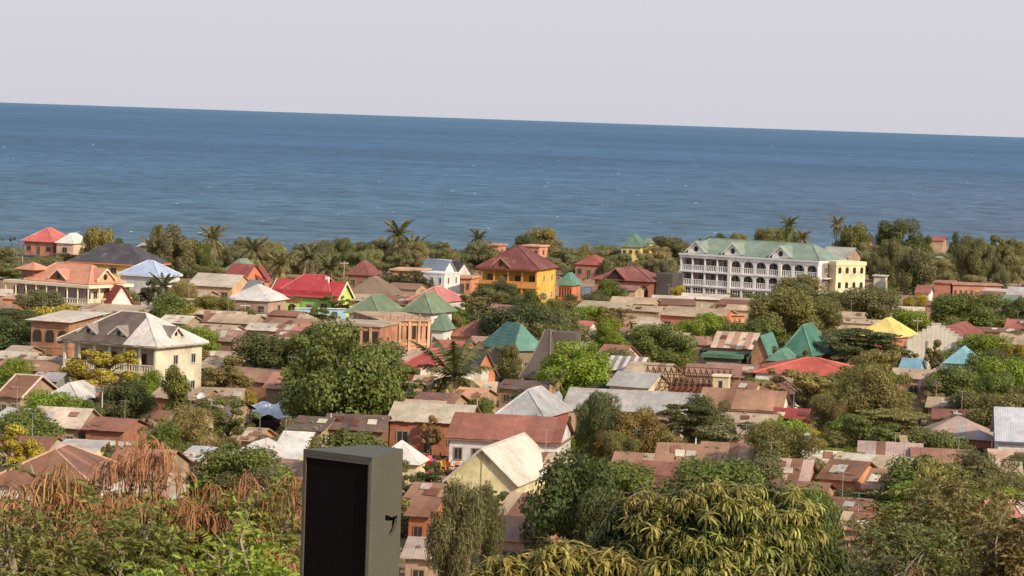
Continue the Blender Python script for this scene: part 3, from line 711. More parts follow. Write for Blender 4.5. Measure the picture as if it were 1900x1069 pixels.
# 9 lime green house
def lime():
    root, W, D = house('lime_green_house', 'lime green cottage with steep crimson roof and white verge boards', 504, 616, 550, 8.5, 3.3, 1.0, 'flat', C(190, 62, 70), C(150, 205, 90), rot=-20, win=(4, 2), mat=M_tile, ov=.15)
    rc = C(196, 66, 74); gr = C(120, 190, 90); lime_lit = C(205, 230, 110)  # left gable's green carries its shade, the lime of the right gable its sun
    roof(root, [[(-W/2-.3, -D/2-.5, 3.2), (W/2+.3, -D/2-.5, 3.2), (W*.22, 0, 6.6), (-W*.16, 0, 6.6)], [(W/2+.3, D/2+.3, 3.2), (-W/2-.3, D/2+.3, 3.2), (-W*.16, 0, 6.6), (W*.22, 0, 6.6)]], M_tile, [rc], capc=C(215, 100, 100))
    roof(root, [[(-W/2-.3, D/2+.3, 3.22), (-W/2-.3, -D/2-.5, 3.22), (-W*.16, 0, 6.6)]], M_tile, [rc])
    # gable wings left and right
    for s, cc in ((-1, gr), (1, lime_lit)):
        m = MB(); x0 = s*(W/2-.2); x1 = s*(W/2+.7)
        m.prism([(x0, -D*.42, 0), (x0, -D*.42, 3.1), (x0, -D*.05, 5.6), (x0, D*.32, 3.1), (x0, D*.32, 0)], (x1-x0, 0, 0)); m.build('gable_wall', M_paint, root, cc)
        for k in (-1, 1):
            y1 = -D*.05+k*D*.42
            q = [(x0-s*1.6, -D*.05, 5.72), (x1+s*.35, -D*.05, 5.72), (x1+s*.35, y1, 2.9), (x0-s*1.6, y1, 2.9)]
            m = MB(); m.prism(q, (0, 0, .12)); m.build('gable_roof', M_tile, root, rc)
            m = MB(); m.prism([(x1+s*.36, -D*.05, 5.5), (x1+s*.36, -D*.05, 5.9), (x1+s*.36, y1, 3.05), (x1+s*.36, y1, 2.65)], (s*.08, 0, 0)); m.build('verge_board', M_paint, root, C(235, 245, 200))
    a = arch_mesh(2.4, 2.4, 1.7, 1.2, .2); a.build('porch_arch', M_paint, root, lime_lit, loc=(-W*.12, -D/2-1.1, 0)); box(root, 'porch_roof', M_tile, rc, (-W*.12-1.4, -W*.12+1.4), (-D/2-1.3, -D/2-.16), (2.4, 2.52))
    box(root, 'chimney', M_paint, WHITE, (W*.24, W*.24+.6), (-.9, -.3), (5.2, 6.5))
lime()
def bluewall():
    c, W, d = fit(546, 642, 575, 1.8, 14)
    root = empty('blue_sheet_fence', (c.x, c.y, 0), R(14), 'pale blue sheet fence in front of the lime green house', 'fence')
    n = 12
    for i in range(n): box(root, 'fence_panel', M_paint, jit(C(150, 200, 226), .1), (-W/2+i*W/n+.02, -W/2+(i+1)*W/n-.02), (-.03+.02*(i % 2), .03+.02*(i % 2)), (0, 1.8+.08*(i % 3)))
    box(root, 'capping', M_paint, C(215, 220, 225), (-W/2, W/2), (-.25, .25), (1.98, 2.1))
bluewall()
for u_ in range(540, 650, 14): q = P(u_, 592, 0); FOOT.append((q.x, q.y-4, 4)); FOOT.append((q.x, q.y-14, 6))
for u_ in range(500, 540, 14): q = P(u_, 590, 0); FOOT.append((q.x, q.y-3, 3.5))
# 10 orange unfinished block
def orange():
    root, W = place('unfinished_block', 'unfinished orange two storey block with concrete pilasters and tall window openings', 705, 797, 596, 6.2, 6, 17, 'building')
    D = 14; Y = -3
    oc = C(212, 152, 114); pc = C(235, 185, 140)
    root2 = root
    box(root, 'wall', M_plaster, oc, (-W/2, W/2), (Y, Y+D), (0, 6.2)); box(root, 'roof_slab', M_plaster, C(205, 165, 130), (-W/2-.25, W/2+.25), (Y-.25, Y+D+.2), (6.2, 6.45))
    box(root, 'floor_band', M_plaster, pc, (-W/2-.08, W/2+.08), (Y-.08, Y+D+.02), (3.0, 3.25))
    n = 5
    for i in range(n+1):
        x = -W/2+.1+i*(W-.2)/n; box(root, 'pilaster', M_plaster, pc, (x-.17, x+.17), (Y-.2, Y-.0), (0, 6.15))
        if i < n:
            for s in range(2):
                for k in (0,) if i % 2 else (-.55, .55):
                    xx = x+(W-.2)/n/2+k
                    box(root, 'window_opening', M_dark, None, (xx-.26, xx+.26), (Y-.03, Y+.02), (.6+s*3.2, 2.4+s*3.2)); box(root, 'lintel', M_plaster, pc, (xx-.4, xx+.4), (Y-.1, Y-.031), (2.4+s*3.2, 2.6+s*3.2))
    for i in range(7): box(root, 'rebar_column', M_plaster, C(190, 150, 120), (-W/2+.5+i*W/7, -W/2+.75+i*W/7), (Y, Y+.25), (6.45, 6.9+.3*(i % 2)))
    # left side, in shade, runs back to the left
    for i in range(6):
        y = Y+.3+i*(D-.6)/5; box(root, 'pilaster', M_plaster, pc, (-W/2-.2, -W/2), (y-.17, y+.17), (0, 6.15))
        if i < 5:
            for s in range(2): box(root, 'window_opening', M_dark, None, (-W/2-.03, -W/2+.02), (y+.9, y+1.9), (.7+s*3.2, 2.3+s*3.2))
orange()
def leftwing():
    root, W = place('unfinished_wing', 'grey topped brick wing of openings joined to the left of the orange block', 600, 706, 603, 6.1, 6, -14)
    D = 8; Y = -3; bc = C(190, 128, 98)
    box(root, 'wall', M_brick, bc, (-W/2, W/2), (Y, Y+D), (0, 6.0)); box(root, 'roof_slab', M_plaster, C(190, 170, 145), (-W/2-.25, W/2+.25), (Y-.25, Y+D+.2), (6.0, 6.3))
    for i in range(6):
        x = -W/2+(i+.5)*W/6; box(root, 'pilaster', M_plaster, C(215, 170, 130), (x-W/12-.15, x-W/12+.15), (Y-.15, Y), (0, 5.95))
        for s in range(2): box(root, 'window_opening', M_dark, None, (x-.4, x+.4), (Y-.03, Y+.02), (.7+s*3.1, 2.3+s*3.1))
leftwing()
GRN = C(122, 140, 110)
house('green_roof_house', 'white house with dull green hipped roof, first of two left of the palm bush', 637, 705, 583, 8, 5.0, 2.5, 'hip', GRN, WHITE, rot=-24, mat=M_tile, win=(3, 2), st=2, cap=C(140, 155, 125), ov=.6)
house('green_roof_house', 'taller white house with dull green hipped roof behind the orange block', 741, 803, 581, 7, 5.6, 2.7, 'hip', GRN, WHITE, rot=-24, mat=M_tile, win=(3, 2), st=2, cap=C(140, 155, 125), ov=.6)
house('green_annex', 'low white annex with green roof at the right end of the orange block', 795, 826, 614, 5, 3.6, 2.2, 'hip', C(112, 134, 112), WHITE, rot=-14, mat=M_tile, win=(2, 1))
house('straw_hut', 'wide brown hut with straw coloured hipped roof left of the round dark bush', 637, 728, 549, 10, 2.6, 3.1, 'hip', C(140, 118, 98), C(120, 95, 80), rot=-8, mat=M_thatch, win=(4, 1), ov=.8, rows=1)
house('terracotta_house', 'red roofed bungalow half hidden by the coconut palm and big tree', 733, 818, 686, 8, 2.8, 2.1, 'hip', C(196, 86, 80), C(180, 120, 90), rot=-22, mat=M_tile, sheet=0, cap=C(214, 120, 110), win=(3, 1))
# 14 brick villa
bv, W, D = veranda_house('brick_villa', 'single storey brick villa with brown tiled roof and arched porch left of the hotel', 1096, 1212, 521, 10, 3.6, 1, 2.6, [C(150, 92, 84)], C(170, 98, 78), C(190, 130, 100), -20, 4, 1.6, .6, arches=True, winR=2, cap=C(130, 76, 70), dc=C(90, 55, 48))
dormer(bv, -W*.12, -D/2-.4, 3.65, 3.2, 2.2, 3.4, C(150, 92, 84), C(80, 50, 45), wc2=C(170, 110, 95))
box(bv, 'dark_side_block', M_plaster, C(92, 84, 84), (W/2+.3, W/2+3.6), (-D/2+2, D/2-1), (0, 5.2))  # dark grey block along the right side of the villa
# 15 white modern house and friends
def modern():
    root, W = place('white_modern_house', 'plain white cube house with two storeys of narrow windows', 780, 825, 508, 4.6, 6, -27, 'house')
    D = 6; box(root, 'wall', M_plaster, (0.72, .71, .72), (-W/2, W/2), (-D/2, D/2), (0, 4.6)); box(root, 'parapet', M_paint, WHITE, (-W/2-.08, W/2+.08), (-D/2-.08, D/2+.08), (4.6, 4.85))
    for i in range(3):
        for s in range(2): window(root, 'f', -W/2+(i+.5)*W/3, 1.2+s*2.2, .5, 1.2, W, D); 
    for i in range(2): window(root, 'r', -1.5+i*3, 3.4, .6, 1.2, W, D)
modern()
house('terrace_house', 'long orange flat roofed terrace house on posts beside the white cube', 722, 782, 503, 7, 4.6, .3, 'flat', C(225, 175, 130), C(210, 150, 110), rot=-12, win=(5, 0), mat=M_plaster, ov=.5)
house('grey_blue_house', 'house with pale grey blue gabled roof behind the white cube', 786, 822, 500, 7, 4.0, 1.8, 'gable', C(178, 190, 204), WHITE, rot=-24, mat=M_tile, win=(2, 1))
house('grey_blue_house', 'pale grey blue roofed house with white gable facing the maroon roof', 824, 848, 507, 9, 3.8, 2.3, 'gabley', C(186, 196, 208), WHITE, rot=30, mat=M_tile, win=(1, 1))
house('arched_gable_house', 'dark roofed house with white arched gable left of the yellow house', 845, 880, 513, 8, 3.0, 2.6, 'gabley', C(120, 112, 112), WHITE, rot=20, mat=M_tile, win=(2, 1))
house('orange_shop', 'low orange shop between the white cube and the yellow house', 838, 876, 517, 6, 3.0, .4, 'flat', C(220, 165, 125), C(224, 150, 100), rot=-14, win=(3, 0), mat=M_plaster)
house('sea_cottage', 'salmon red hipped roof cottage on orange brick walls nearest the sea at the left', 38, 101, 449, 9, 3.0, 2.9, 'hip', C(216, 108, 100), C(205, 130, 96), rot=-20, mat=M_tile, win=(3, 1), st=1, ov=.6, cap=C(230, 140, 130))
house('white_tent_house', 'white peaked roof beside the salmon roofed cottage', 101, 137, 452, 7, 3.0, 2.2, 'hip', C(226, 222, 214), C(225, 190, 160), rot=-22, mat=M_tile, win=(1, 1))
house('grey_roof_house', 'cream house with beige grey hipped roof among the trees behind the charcoal roof', 252, 293, 459, 8, 4.2, 2.2, 'hip', C(190, 172, 158), C(225, 205, 165), rot=-26, mat=M_tile, win=(2, 2))
house('far_red_house', 'dark red roofed house with orange gable among palms', 408, 452, 523, 8, 3.0, 3.0, 'gable', C(150, 76, 74), C(222, 130, 90), rot=-24, mat=M_tile, win=(2, 0))
house('far_gable', 'small orange gable end with dark red roof right of the far red roofed house', 447, 482, 524, 6, 2.8, 2.6, 'gabley', C(150, 76, 74), C(226, 134, 92), rot=-14, mat=M_tile, win=(1, 0), door=False)
house('green_roof_hut', 'hut with faded teal hipped roof above the dark red roof', 415, 452, 503, 7, 3.4, 2.2, 'hip', C(124, 142, 120), C(180, 150, 120), rot=-20, mat=M_tile, win=(2, 0))
house('pale_gable_house', 'long beige house with pale gabled sheet roof left of the red gable', 346, 432, 532, 8, 3.0, 2.0, 'gable', [C(200, 184, 164)], C(222, 180, 135), rot=-20, mat=M_tin, win=(3, 1))
house('white_hip_house', 'house with whitish hipped roof left of the lime green house', 415, 500, 558, 9, 2.7, 2.4, 'hip', [C(222, 214, 208)], C(190, 160, 140), rot=-18, mat=M_tile, win=(3, 1))
house('pink_gable', 'small pale pink gable right beside the green gable of the lime house', 470, 504, 547, 6, 2.7, 2.2, 'gabley', C(220, 205, 196), C(226, 196, 180), rot=24, mat=M_tile, win=(1, 0), door=False)
house('maroon_roof_house', 'small maroon hipped roof right of the lime green house near the palms', 641, 686, 511, 7, 3.0, 2.6, 'hip', C(142, 84, 78), C(170, 120, 95), rot=-16, mat=M_tile, win=(2, 0))
house('pink_roof_house', 'house with faded pink hipped roof and white gable behind the second green roof', 752, 822, 560, 9, 3.4, 2.2, 'hip', C(206, 120, 118), C(228, 212, 190), rot=-24, mat=M_tile, win=(3, 1), cap=C(220, 150, 145))
house('cream_block', 'tiny cream block behind the yellow leaved bush', 831, 864, 552, 5, 2.8, .2, 'flat', C(232, 225, 200), C(236, 228, 200), rot=-10, win=(2, 0), mat=M_plaster)
house('white_block', 'small white block left of the yellow leaved bush', 812, 852, 570, 5, 3.0, .2, 'flat', C(225, 215, 205), C(232, 222, 205), rot=-12, win=(2, 1), mat=M_plaster)
def redbox():
    c, W, d = fit(902, 923, 563, 2.4, -5)
    root = empty('red_sign_wall', (c.x, c.y, 0), R(-5), 'bright red painted panel on a white wall below the yellow house', 'sign')
    box(root, 'wall', M_plaster, WHITE, (-W/2-1.0, W/2+5.5), (0, .2), (0, 1.7)); box(root, 'red_panel', M_paint, C(225, 40, 60), (-W/2, W/2), (-.15, -.01), (.3, 2.3))
redbox()
def wallseg(label, u1, u2, v, h, c, rot=GRID, mat=None, name='compound_wall', th=.22):
    p, W, d = fit(u1, u2, v, h, rot)
    root = empty(name, (p.x, p.y, 0), R(rot), label, 'wall')
    box(root, 'wall_panel', mat or M_plaster, c, (-W/2, W/2), (0, th), (0, h)); box(root, 'coping', M_plaster, jit(c, .1), (-W/2-.05, W/2+.05), (-.06, th+.06), (h+.001, h+.1))
    n = max(2, int(W/3))
    for i in range(n+1): box(root, 'pillar', mat or M_plaster, jit(c, .05), (-W/2+i*W/n-.16, -W/2+i*W/n+.16), (-.08, -.001), (0, h-.02))
    return root
wallseg('white compound wall left of the dark round tree below the yellow house', 850, 930, 584, 2.4, C(235, 225, 215), -6)
wallseg('whitewashed low wall among the tan roofs at far left centre', 476, 514, 585, 2.0, C(240, 232, 190), -4)
wallseg('slate blue wall between the villa and the hotel', 1226, 1262, 528, 2.6, C(120, 130, 142), -10)
wallseg('faded blue wall left of the villa porch', 1062, 1100, 533, 2.0, C(120, 134, 150), -6)
wallseg('cream wall segment in front of the hotel', 1278, 1322, 563, 2.0, C(238, 225, 190), -14)
kk, W, D = house('teal_roof_kiosk', 'little orange kiosk with teal roof beside the yellow house', 1032, 1063, 530, 5, 3.0, 2.3, 'hip', C(96, 146, 126), C(226, 130, 84), rot=-20, mat=M_tile, win=(0, 0), door=False)
for i in range(5): box(kk, 'window_opening', M_dark, None, (-W/2+.2+i*W/5, -W/2+.2+i*W/5+W/9), (-D/2-.03, -D/2+.01), (.8, 2.5))
house('coral_block', 'flat coral block with pillars showing behind the maroon roof', 966, 1002, 458, 6, 5.2, .3, 'flat', C(226, 170, 140), C(224, 150, 120), rot=-20, win=(3, 1), mat=M_plaster, st=2)
house('coral_block', 'narrow coral stair tower left behind the maroon roof', 903, 926, 456, 5, 5.4, .3, 'flat', C(214, 150, 120), C(214, 140, 110), rot=-20, win=(1, 1), mat=M_plaster, st=2)
house('red_hip_house', 'low house with long red roof behind the brick villa', 1064, 1120, 492, 9, 3.0, 1.9, 'hip', C(172, 88, 80), C(180, 120, 100), rot=-16, mat=M_tile, win=(3, 0))
house('green_dome_house', 'yellow seaside house with rounded dull green roof', 1150, 1190, 459, 8, 4.6, 2.9, 'hip', C(98, 130, 112), C(220, 200, 120), rot=-14, mat=M_tile, win=(3, 1), st=2, hk=.8)
house('yellow_tower', 'narrow yellow house wing at the right of the rounded green roof', 1188, 1206, 452, 5, 5.2, 1.2, 'hip', C(120, 140, 110), C(232, 212, 120), rot=-14, mat=M_tile, win=(1, 1), st=2)
# arcaded brick building
ab, W, D = house('arcaded_building', 'low orange brick building with a row of arches below the hotel', 1332, 1386, 586, 7, 3.4, .2, 'flat', C(205, 150, 115), C(215, 140, 100), rot=18, win=(0, 0), mat=M_plaster, door=False)
for i in range(5):
    m = MB(); m.prism([(-.55, 0, 0), (.55, 0, 0), (.55, 0, 1.7), (.3, 0, 2.3), (-.3, 0, 2.3), (-.55, 0, 1.7)], (0, .1, 0)); m.build('arch_opening', M_dark, ab, None, loc=(-W/2+W*(i+.5)/5, -D/2-.05, 0))
    a = arch_mesh(W/5, 2.9, 1.2, 1.7, .15); a.build('arch', M_plaster, ab, C(228, 160, 115), loc=(-W/2+W*(i+.5)/5, -D/2-.25, 0))
house('long_brick_hall', 'long low brick hall with tan roof left of the arcades', 1220, 1338, 588, 9, 3.2, 1.2, 'gable', TT, C(196, 120, 88), rot=-24, win=(4, 0), wmat=M_brick)
# 19 dark tall roof + teal roof
def tower_roof():
    root, W = place('dark_pagoda_house', 'house with very tall curved charcoal roof left of the round lime tree', 962, 1020, 704, 2.2, 9, -24, 'house')
    D = 8; gc = C(108, 96, 90)
    box(root, 'wall', M_plaster, C(190, 140, 110), (-W/2+.5, W/2-.5), (-D/2, D/2), (0, 2.3))
    lev = [(1.0, 1.0, 2.2), (.74, .74, 3.6), (.5, .5, 5.2), (.3, .3, 6.9), (.18, .18, 8.0)]
    for k in range(4):
        a0, b0, z0 = lev[k]; a1, b1, z1 = lev[k+1]; a0 *= W/2; a1 *= W/2; b0 *= D/2+.6; b1 *= D/2+.6
        q = [[(-a0, -b0, z0), (a0, -b0, z0), (a1, -b1, z1), (-a1, -b1, z1)], [(a0, -b0, z0), (a0, b0, z0), (a1, b1, z1), (a1, -b1, z1)], [(a0, b0, z0), (-a0, b0, z0), (-a1, b1, z1), (a1, b1, z1)], [(-a0, b0, z0), (-a0, -b0, z0), (-a1, -b1, z1), (-a1, b1, z1)]]
        for s_ in q:
            m = MB(); m.prism(s_, (0, 0, .08)); m.build('roof', M_thatch, root, jit(gc, .04))
    for sx_ in (-1, 1):
        m = MB(); m.tube([(sx_*lev[k][0]*W/2, -lev[k][1]*(D/2+.6), lev[k][2]+.1) for k in range(5)], [.1]*5, 5); m.build('hip_cap', M_thatch, root, C(135, 120, 110))
    q = box(root, 'ridge_wing', M_thatch, C(112, 100, 92), (W*.05, W*.75), (-.3, 3.0), (5.2, 7.8)); q.rotation_euler = (0, 0, .2)
    for i in range(4): box(root, 'post', M_paint, C(200, 165, 135), (-W/2+.6+i*(W-1.4)/3, -W/2+.8+i*(W-1.4)/3), (-D/2-.3, -D/2-.1), (0, 2.2))
tower_roof()
house('teal_roof_house', 'house with smooth teal green roof behind the tall charcoal roof', 952, 1014, 652, 8, 4.2, 3.3, 'hip', C(98, 146, 132), C(150, 130, 110), rot=30, mat=M_tile, win=(1, 0))
house('teal_lean_to', 'teal sheet lean to left of the tall charcoal roof', 930, 962, 660, 6, 3.4, 1.6, 'shedx', C(110, 156, 140), C(200, 130, 90), rot=-22, mat=M_tile, win=(1, 0))
house('teal_hall', 'teal gabled hall with brick end right of the striped pale roof', 1388, 1428, 668, 8, 2.6, 3.2, 'gabley', C(92, 142, 128), BRICKC, rot=-16, mat=M_tile, win=(1, 0), wmat=M_brick)
house('teal_spire_house', 'house with steep teal pyramid roof between tiered trees', 1444, 1508, 660, 8, 3.0, 4.0, 'hip', C(78, 132, 114), C(190, 80, 60), rot=-26, mat=M_tile, win=(2, 1), cap=C(110, 160, 140))
house('teal_low_house', 'low teal roof showing left of the steep teal pyramid roof', 1420, 1462, 671, 6, 2.6, 1.6, 'hip', C(96, 140, 124), BRICKC, rot=-20, mat=M_tile, win=(2, 0), wmat=M_brick)
yr, W, D = house('yellow_roof_house', 'brick house with bright yellow hipped roof behind the tiered tree', 1586, 1666, 625, 8, 3.6, 2.6, 'hip', C(238, 208, 110), C(212, 120, 80), rot=-30, mat=M_tile, win=(2, 1), wmat=M_brick, sheet=0)
# 22 stepped wall hall
def stepped():
    root, W, D = house('stepped_gable_hall', 'large hall with white stepped gable wall and dark red sheet roof', 1676, 1812, 648, 17, 3.3, 3.0, 'gabley', [C(150, 84, 74)], C(226, 178, 140), rot=-20, win=(0, 4), sheet=0, mat=M_tile, wcol=(.5, .3, .2), door=False)
    box(root, 'skylight_sheet', M_tin, C(225, 200, 190), (W*.2, W*.24), (-D*.15, D*.2), (5.05, 5.1)).rotation_euler = (0, .48, 0)
    cw = C(244, 232, 210, .85); n = 16
    for i in range(n):
        x0 = -W/2-.3+i*(W+.6)/n; k = min((i+.5)/7.0, (n-.5-i)/9.0); h_ = 3.9+min(1, k)*3.1
        box(root, 'wall_block', M_paint, jit(cw, .03), (x0+.012, x0+(W+.6)/n-.012), (-D/2-.45, -D/2-.37), (0, h_)); box(root, 'coping', M_paint, WHITE, (x0-.03, x0+(W+.6)/n+.03), (-D/2-.5, -D/2-.3), (h_+.001, h_+.14+.003*(i % 2)))
    for i in (0, 5, 11): box(root, 'pilaster', M_paint, C(190, 180, 165), (-W/2+i*W/n, -W/2+i*W/n+.22), (-D/2-.58, -D/2-.46), (0, 4.4))
stepped()
house('red_long_house', 'long white house under a bright brick red low hipped roof', 1396, 1602, 697, 12, 3.0, 1.7, 'hip', C(208, 92, 74), WHITE, rot=-10, mat=M_tile, win=(6, 1), cap=C(220, 120, 100))
house('blue_pavilion', 'pavilion with sky blue painted dome roof and walls behind the dark trees', 1748, 1812, 676, 8, 3.0, 2.0, 'hip', C(128, 182, 196), C(130, 186, 200), rot=-14, mat=M_tile, win=(4, 1), hk=.8)
house('blue_shed', 'small sky blue gabled shed left of the blue pavilion', 1664, 1704, 692, 5, 2.4, 1.7, 'gable', C(120, 168, 190), C(140, 180, 196), rot=-20, mat=M_tile, win=(1, 0))
# 25 roof trusses
def trusses():
    root, W = place('roofless_house', 'roofless cream walled house with bare timber roof trusses', 1182, 1350, 722, 2.9, 9, -12, 'house')
    D = 9; cw = C(226, 190, 130); tb = C(120, 84, 66)
    box(root, 'wall', M_plaster, cw, (-W/2, W/2), (-D/2, -D/2+.25), (0, 2.2)); box(root, 'wall', M_plaster, C(170, 100, 75), (-W/2, W/2), (D/2-.25, D/2), (0, 2.9))
    box(root, 'side_wall', M_plaster, cw, (W/2-.25, W/2), (-D/2+.25, D/2-.25), (0, 2.6)); box(root, 'side_wall', M_plaster, cw, (-W/2, -W/2+.25), (-D/2+.25, D/2-.25), (0, 2.6))
    box(root, 'corner_tower', M_plaster, C(232, 205, 165), (W/2-1.7, W/2+.1), (-D/2-.3, -D/2+1.4), (0, 4.6)); box(root, 'tower_window', M_dark, None, (W/2-1.0, W/2-.6), (-D/2-.34, -D/2-.29), (2.9, 4.1)); box(root, 'tower_cap', M_paint, C(238, 220, 185), (W/2-1.85, W/2+.25), (-D/2-.45, -D/2+1.55), (4.6, 4.8))
    for i in range(15):
        x = -W/2+.4+i*(W-.8)/14; m = MB()
        m.tube([(x, -D/2-.3, 2.7), (x, 0, 5.0)], [.07, .07], 4); m.tube([(x, D/2+.3, 2.7), (x, 0, 5.0)], [.07, .07], 4); m.tube([(x, -D/2, 2.85), (x, D/2, 2.85)], [.06, .06], 4)
        m.tube([(x, -D/4, 3.9), (x, -D/8, 2.85)], [.05, .05], 4); m.tube([(x, D/4, 3.9), (x, D/8, 2.85)], [.05, .05], 4); m.tube([(x, 0, 5), (x, 0, 2.85)], [.05, .05], 4)
        m.build('roof_truss', M_wood, root, jit(tb, .25))
    for y, z in ((-3.4, 3.4), (-1.7, 4.25), (0, 5.08), (1.7, 4.25), (3.4, 3.4)):
        m = MB(); m.tube([(-W/2, y, z+.05), (W/2, y, z+.05)], [.05, .05], 4); m.build('purlin', M_wood, root, jit(tb, .2))
trusses()
house('zigzag_roof_shed', 'shed with steep white and grey striped sheet roof above the grey gable', 1121, 1190, 688, 6, 2.8, 1.5, 'gable', [C(225, 218, 214), C(150, 138, 136)], MUD, rot=-16, alt=1, sheet=.55, win=(2, 0))
house('rust_low_roof', 'rust red roof running beside the striped white roof', 1150, 1232, 700, 9, 2.6, 1.4, 'gable', RR, MUD, rot=-18, win=(2, 0))
house('grey_gable_house', 'long grey roofed house with cream gable end right of the lime tree', 1124, 1206, 719, 6.5, 2.9, 1.5, 'gable', [C(186, 182, 176)], C(235, 205, 160), rot=-24, win=(4, 0), sheet=0, ov=.35, wcol=(.35, .2, .12))
house('grey_hip_house', 'house with large grey hipped sheet roof and silver ridge caps', 917, 1012, 774, 9, 2.8, 2.6, 'hip', [C(176, 176, 178)], C(170, 90, 70), rot=-18, cap=C(200, 200, 200), win=(4, 0), sheet=0, hk=.9)
house('grey_gable_porch', 'cream gable with grey roof right of the grey hipped roof', 1008, 1042, 764, 6, 2.6, 1.6, 'gabley', [C(178, 178, 180)], C(232, 208, 160), rot=-6, sheet=0, win=(1, 0))
house('long_grey_roof_house', 'very long pale grey roof behind the feathery and golden trees', 1040, 1165, 762, 9, 2.7, 1.9, 'gable', [C(186, 178, 172)], C(200, 170, 140), rot=-12, win=(6, 0), sheet=0)
house('long_grey_roof_house', 'grey roof part with dark patches right of the very long grey roof', 1160, 1292, 768, 9, 2.7, 1.9, 'gable', [C(182, 176, 172), C(190, 184, 176)], C(200, 170, 140), rot=-12, win=(6, 0), sheet=1.1)
house('rusty_white_house', 'white walled house under a ribbed rusty roof right of the tiered tree', 1292, 1452, 760, 8, 2.7, 1.8, 'gable', [RUST2, RUST, C(180, 128, 104), RUST2], WHITE, rot=-12, win=(5, 0), fascia=(.3, .16, .1))
house('grey_roof_brick_house', 'brick house with pale grey lean roof left of the rusty roofed white house', 716, 872, 785, 8, 3.2, 1.5, 'gable', [C(200, 184, 160), C(192, 176, 154)], C(180, 112, 84), rot=-8, win=(3, 0), wmat=M_brick, cap=None)
house('white_rusty_house', 'white house with grey upper band under a wide rusty gabled roof', 826, 1041, 818, 8, 3.1, 2.0, 'gable', [C(160, 96, 76), C(150, 88, 72), C(168, 104, 84)], (0.62, .6, .58), rot=-10, win=(6, 0), fascia=(.25, .14, .1), rows=1)
house('rust_roof_row', 'rust roof and open store behind the grey roofed brick house', 735, 846, 772, 7, 2.7, 1.2, 'gable', RR, MUD, rot=-12, win=(3, 0))
# white tarp
def tarp():
    root = empty('draped_tarp', P(505, 800, 0), 0, 'pale blue grey tarpaulin draped over a roof left of the big green tree', 'tarpaulin')
    b = P(505, 795, 0); nx, nz = 18, 12; v = []; f = []; rr = random.Random(5)
    for j in range(nz+1):
        for i in range(nx+1):
            s, t = i/nx, j/nz; x = (s-.5)*6.2; ridge = 1.6+2.8*max(0, s-.15)**1.1+.4*math.sin(s*9)
            y = -2.6+t*3.4; z = 1.6+.3*s+(ridge-.8)*t**.8+.22*math.sin(s*17+t*3)*(1-t*.4)+.1*math.sin(t*15+s*5)
            v.append((x+.35*t, y, z))
    for j in range(nz):
        for i in range(nx): a = j*(nx+1)+i; f.append((a, a+1, a+nx+2, a+nx+1))
    o = link('tarp_sheet', mesh('tarp_sheet', v, f, M_cloth), root, C(214, 220, 228, .9))
    box(root, 'shed_wall', M_wood, C(70, 45, 38), (-2.9, 3.2), (-2.3, 1.0), (0, 1.25))
tarp()
# tent with cream gable (large white roof)
tent, W, D = house('cream_gable_hall', 'cream gabled hall with broad white sheet roof near the speaker', 821, 962, 900, 14, 1.8, 3.1, 'gabley', [C(226, 214, 196), C(218, 206, 188)], C(238, 226, 170), rot=-15, win=(0, 0), door=False, ov=.3, sheet=0, cap=C(210, 200, 185))
for i, z in enumerate((1.0,)): box(tent, 'seam', M_paint, C(190, 180, 130), (-.04, .04), (-D/2-.06, -D/2-.005), (0, 4.6))
# ---------------------------------------------------------------- smaller houses, mostly rusty sheet roofs
H = house
def rusty(label, u1, u2, v, D=7, h=2.6, rise=1.2, kind='gable', rc=None, wc=MUD, rot=-16, **k):
    k.setdefault('win', (int((u2-u1)//45+(u1 % 3)-1) if u2-u1 > 45 else 0, 0)); k['win'] = (max(0, k['win'][0]), k['win'][1]); k['wcol'] = k.get('wcol') or jit(k.get('wc') or wc, .4); k.setdefault('ov', .35)
    hs = house(k.pop('name', 'sheet_roof_house'), label, u1, u2, v, D, h, rise, kind, rc or RR, wc, rot=rot, **k)
    rq = random.Random(int(u1*3+v)); root, W, D_ = hs
    if kind == 'gable' and F/root.location.y > 11:
        hd = D_/2+k['ov']; an = math.atan2(rise, hd); L = math.hypot(rise, hd)
        for i in range(rq.choice((0, 1, 1, 2, 3))):
            t = rq.uniform(.25, .7); x = rq.uniform(-.42, .42)*W
            o = box(root, 'patch_sheet', M_tin, jit(rq.choice((PALE, ZINC, RUST, TAN, C(120, 70, 55))), .15, rq), (-.45, .45), (-rq.uniform(.5, 1.1), .5), (-.02, .02))
            o.location = (x, -hd*(1-t), h+rise*t+.17); o.rotation_euler = (an, 0, rq.uniform(-.12, .12))
        for i in range(rq.choice((0, 2, 3, 4))):
            t = rq.uniform(.1, .95); x = rq.uniform(-.48, .48)*W; s = rq.uniform(.12, .24)
            m = MB(); m.prism([(math.cos(q)*s*rq.uniform(.7, 1), math.sin(q)*s*.7, 0) for q in (0, 1, 2.1, 3.1, 4.2, 5.2)], (0, 0, s*.7)); o = m.build('stone', M_plaster, root, (.25, .2, .16), loc=(x, -hd*(1-t), h+rise*t+.14)); o.rotation_euler = (an, 0, 0)
    if rq.random() < .3:
        x = rq.uniform(-.35, .35)*W; z = h+rise*.8; hh_ = rq.uniform(1.3, 2.4); m = MB()
        m.tube([(x, 0, z), (x, 0, z+hh_)], [.03, .025], 4); m.tube([(x-.5, 0, z+hh_), (x+.5, 0, z+hh_)], [.018]*2, 4)
        for q in range(5): m.tube([(x-.45+q*.22, -.3, z+hh_), (x-.45+q*.22, .3, z+hh_)], [.012]*2, 3)
        m.build('antenna', M_paint, root, (.3, .29, .28))
    return hs
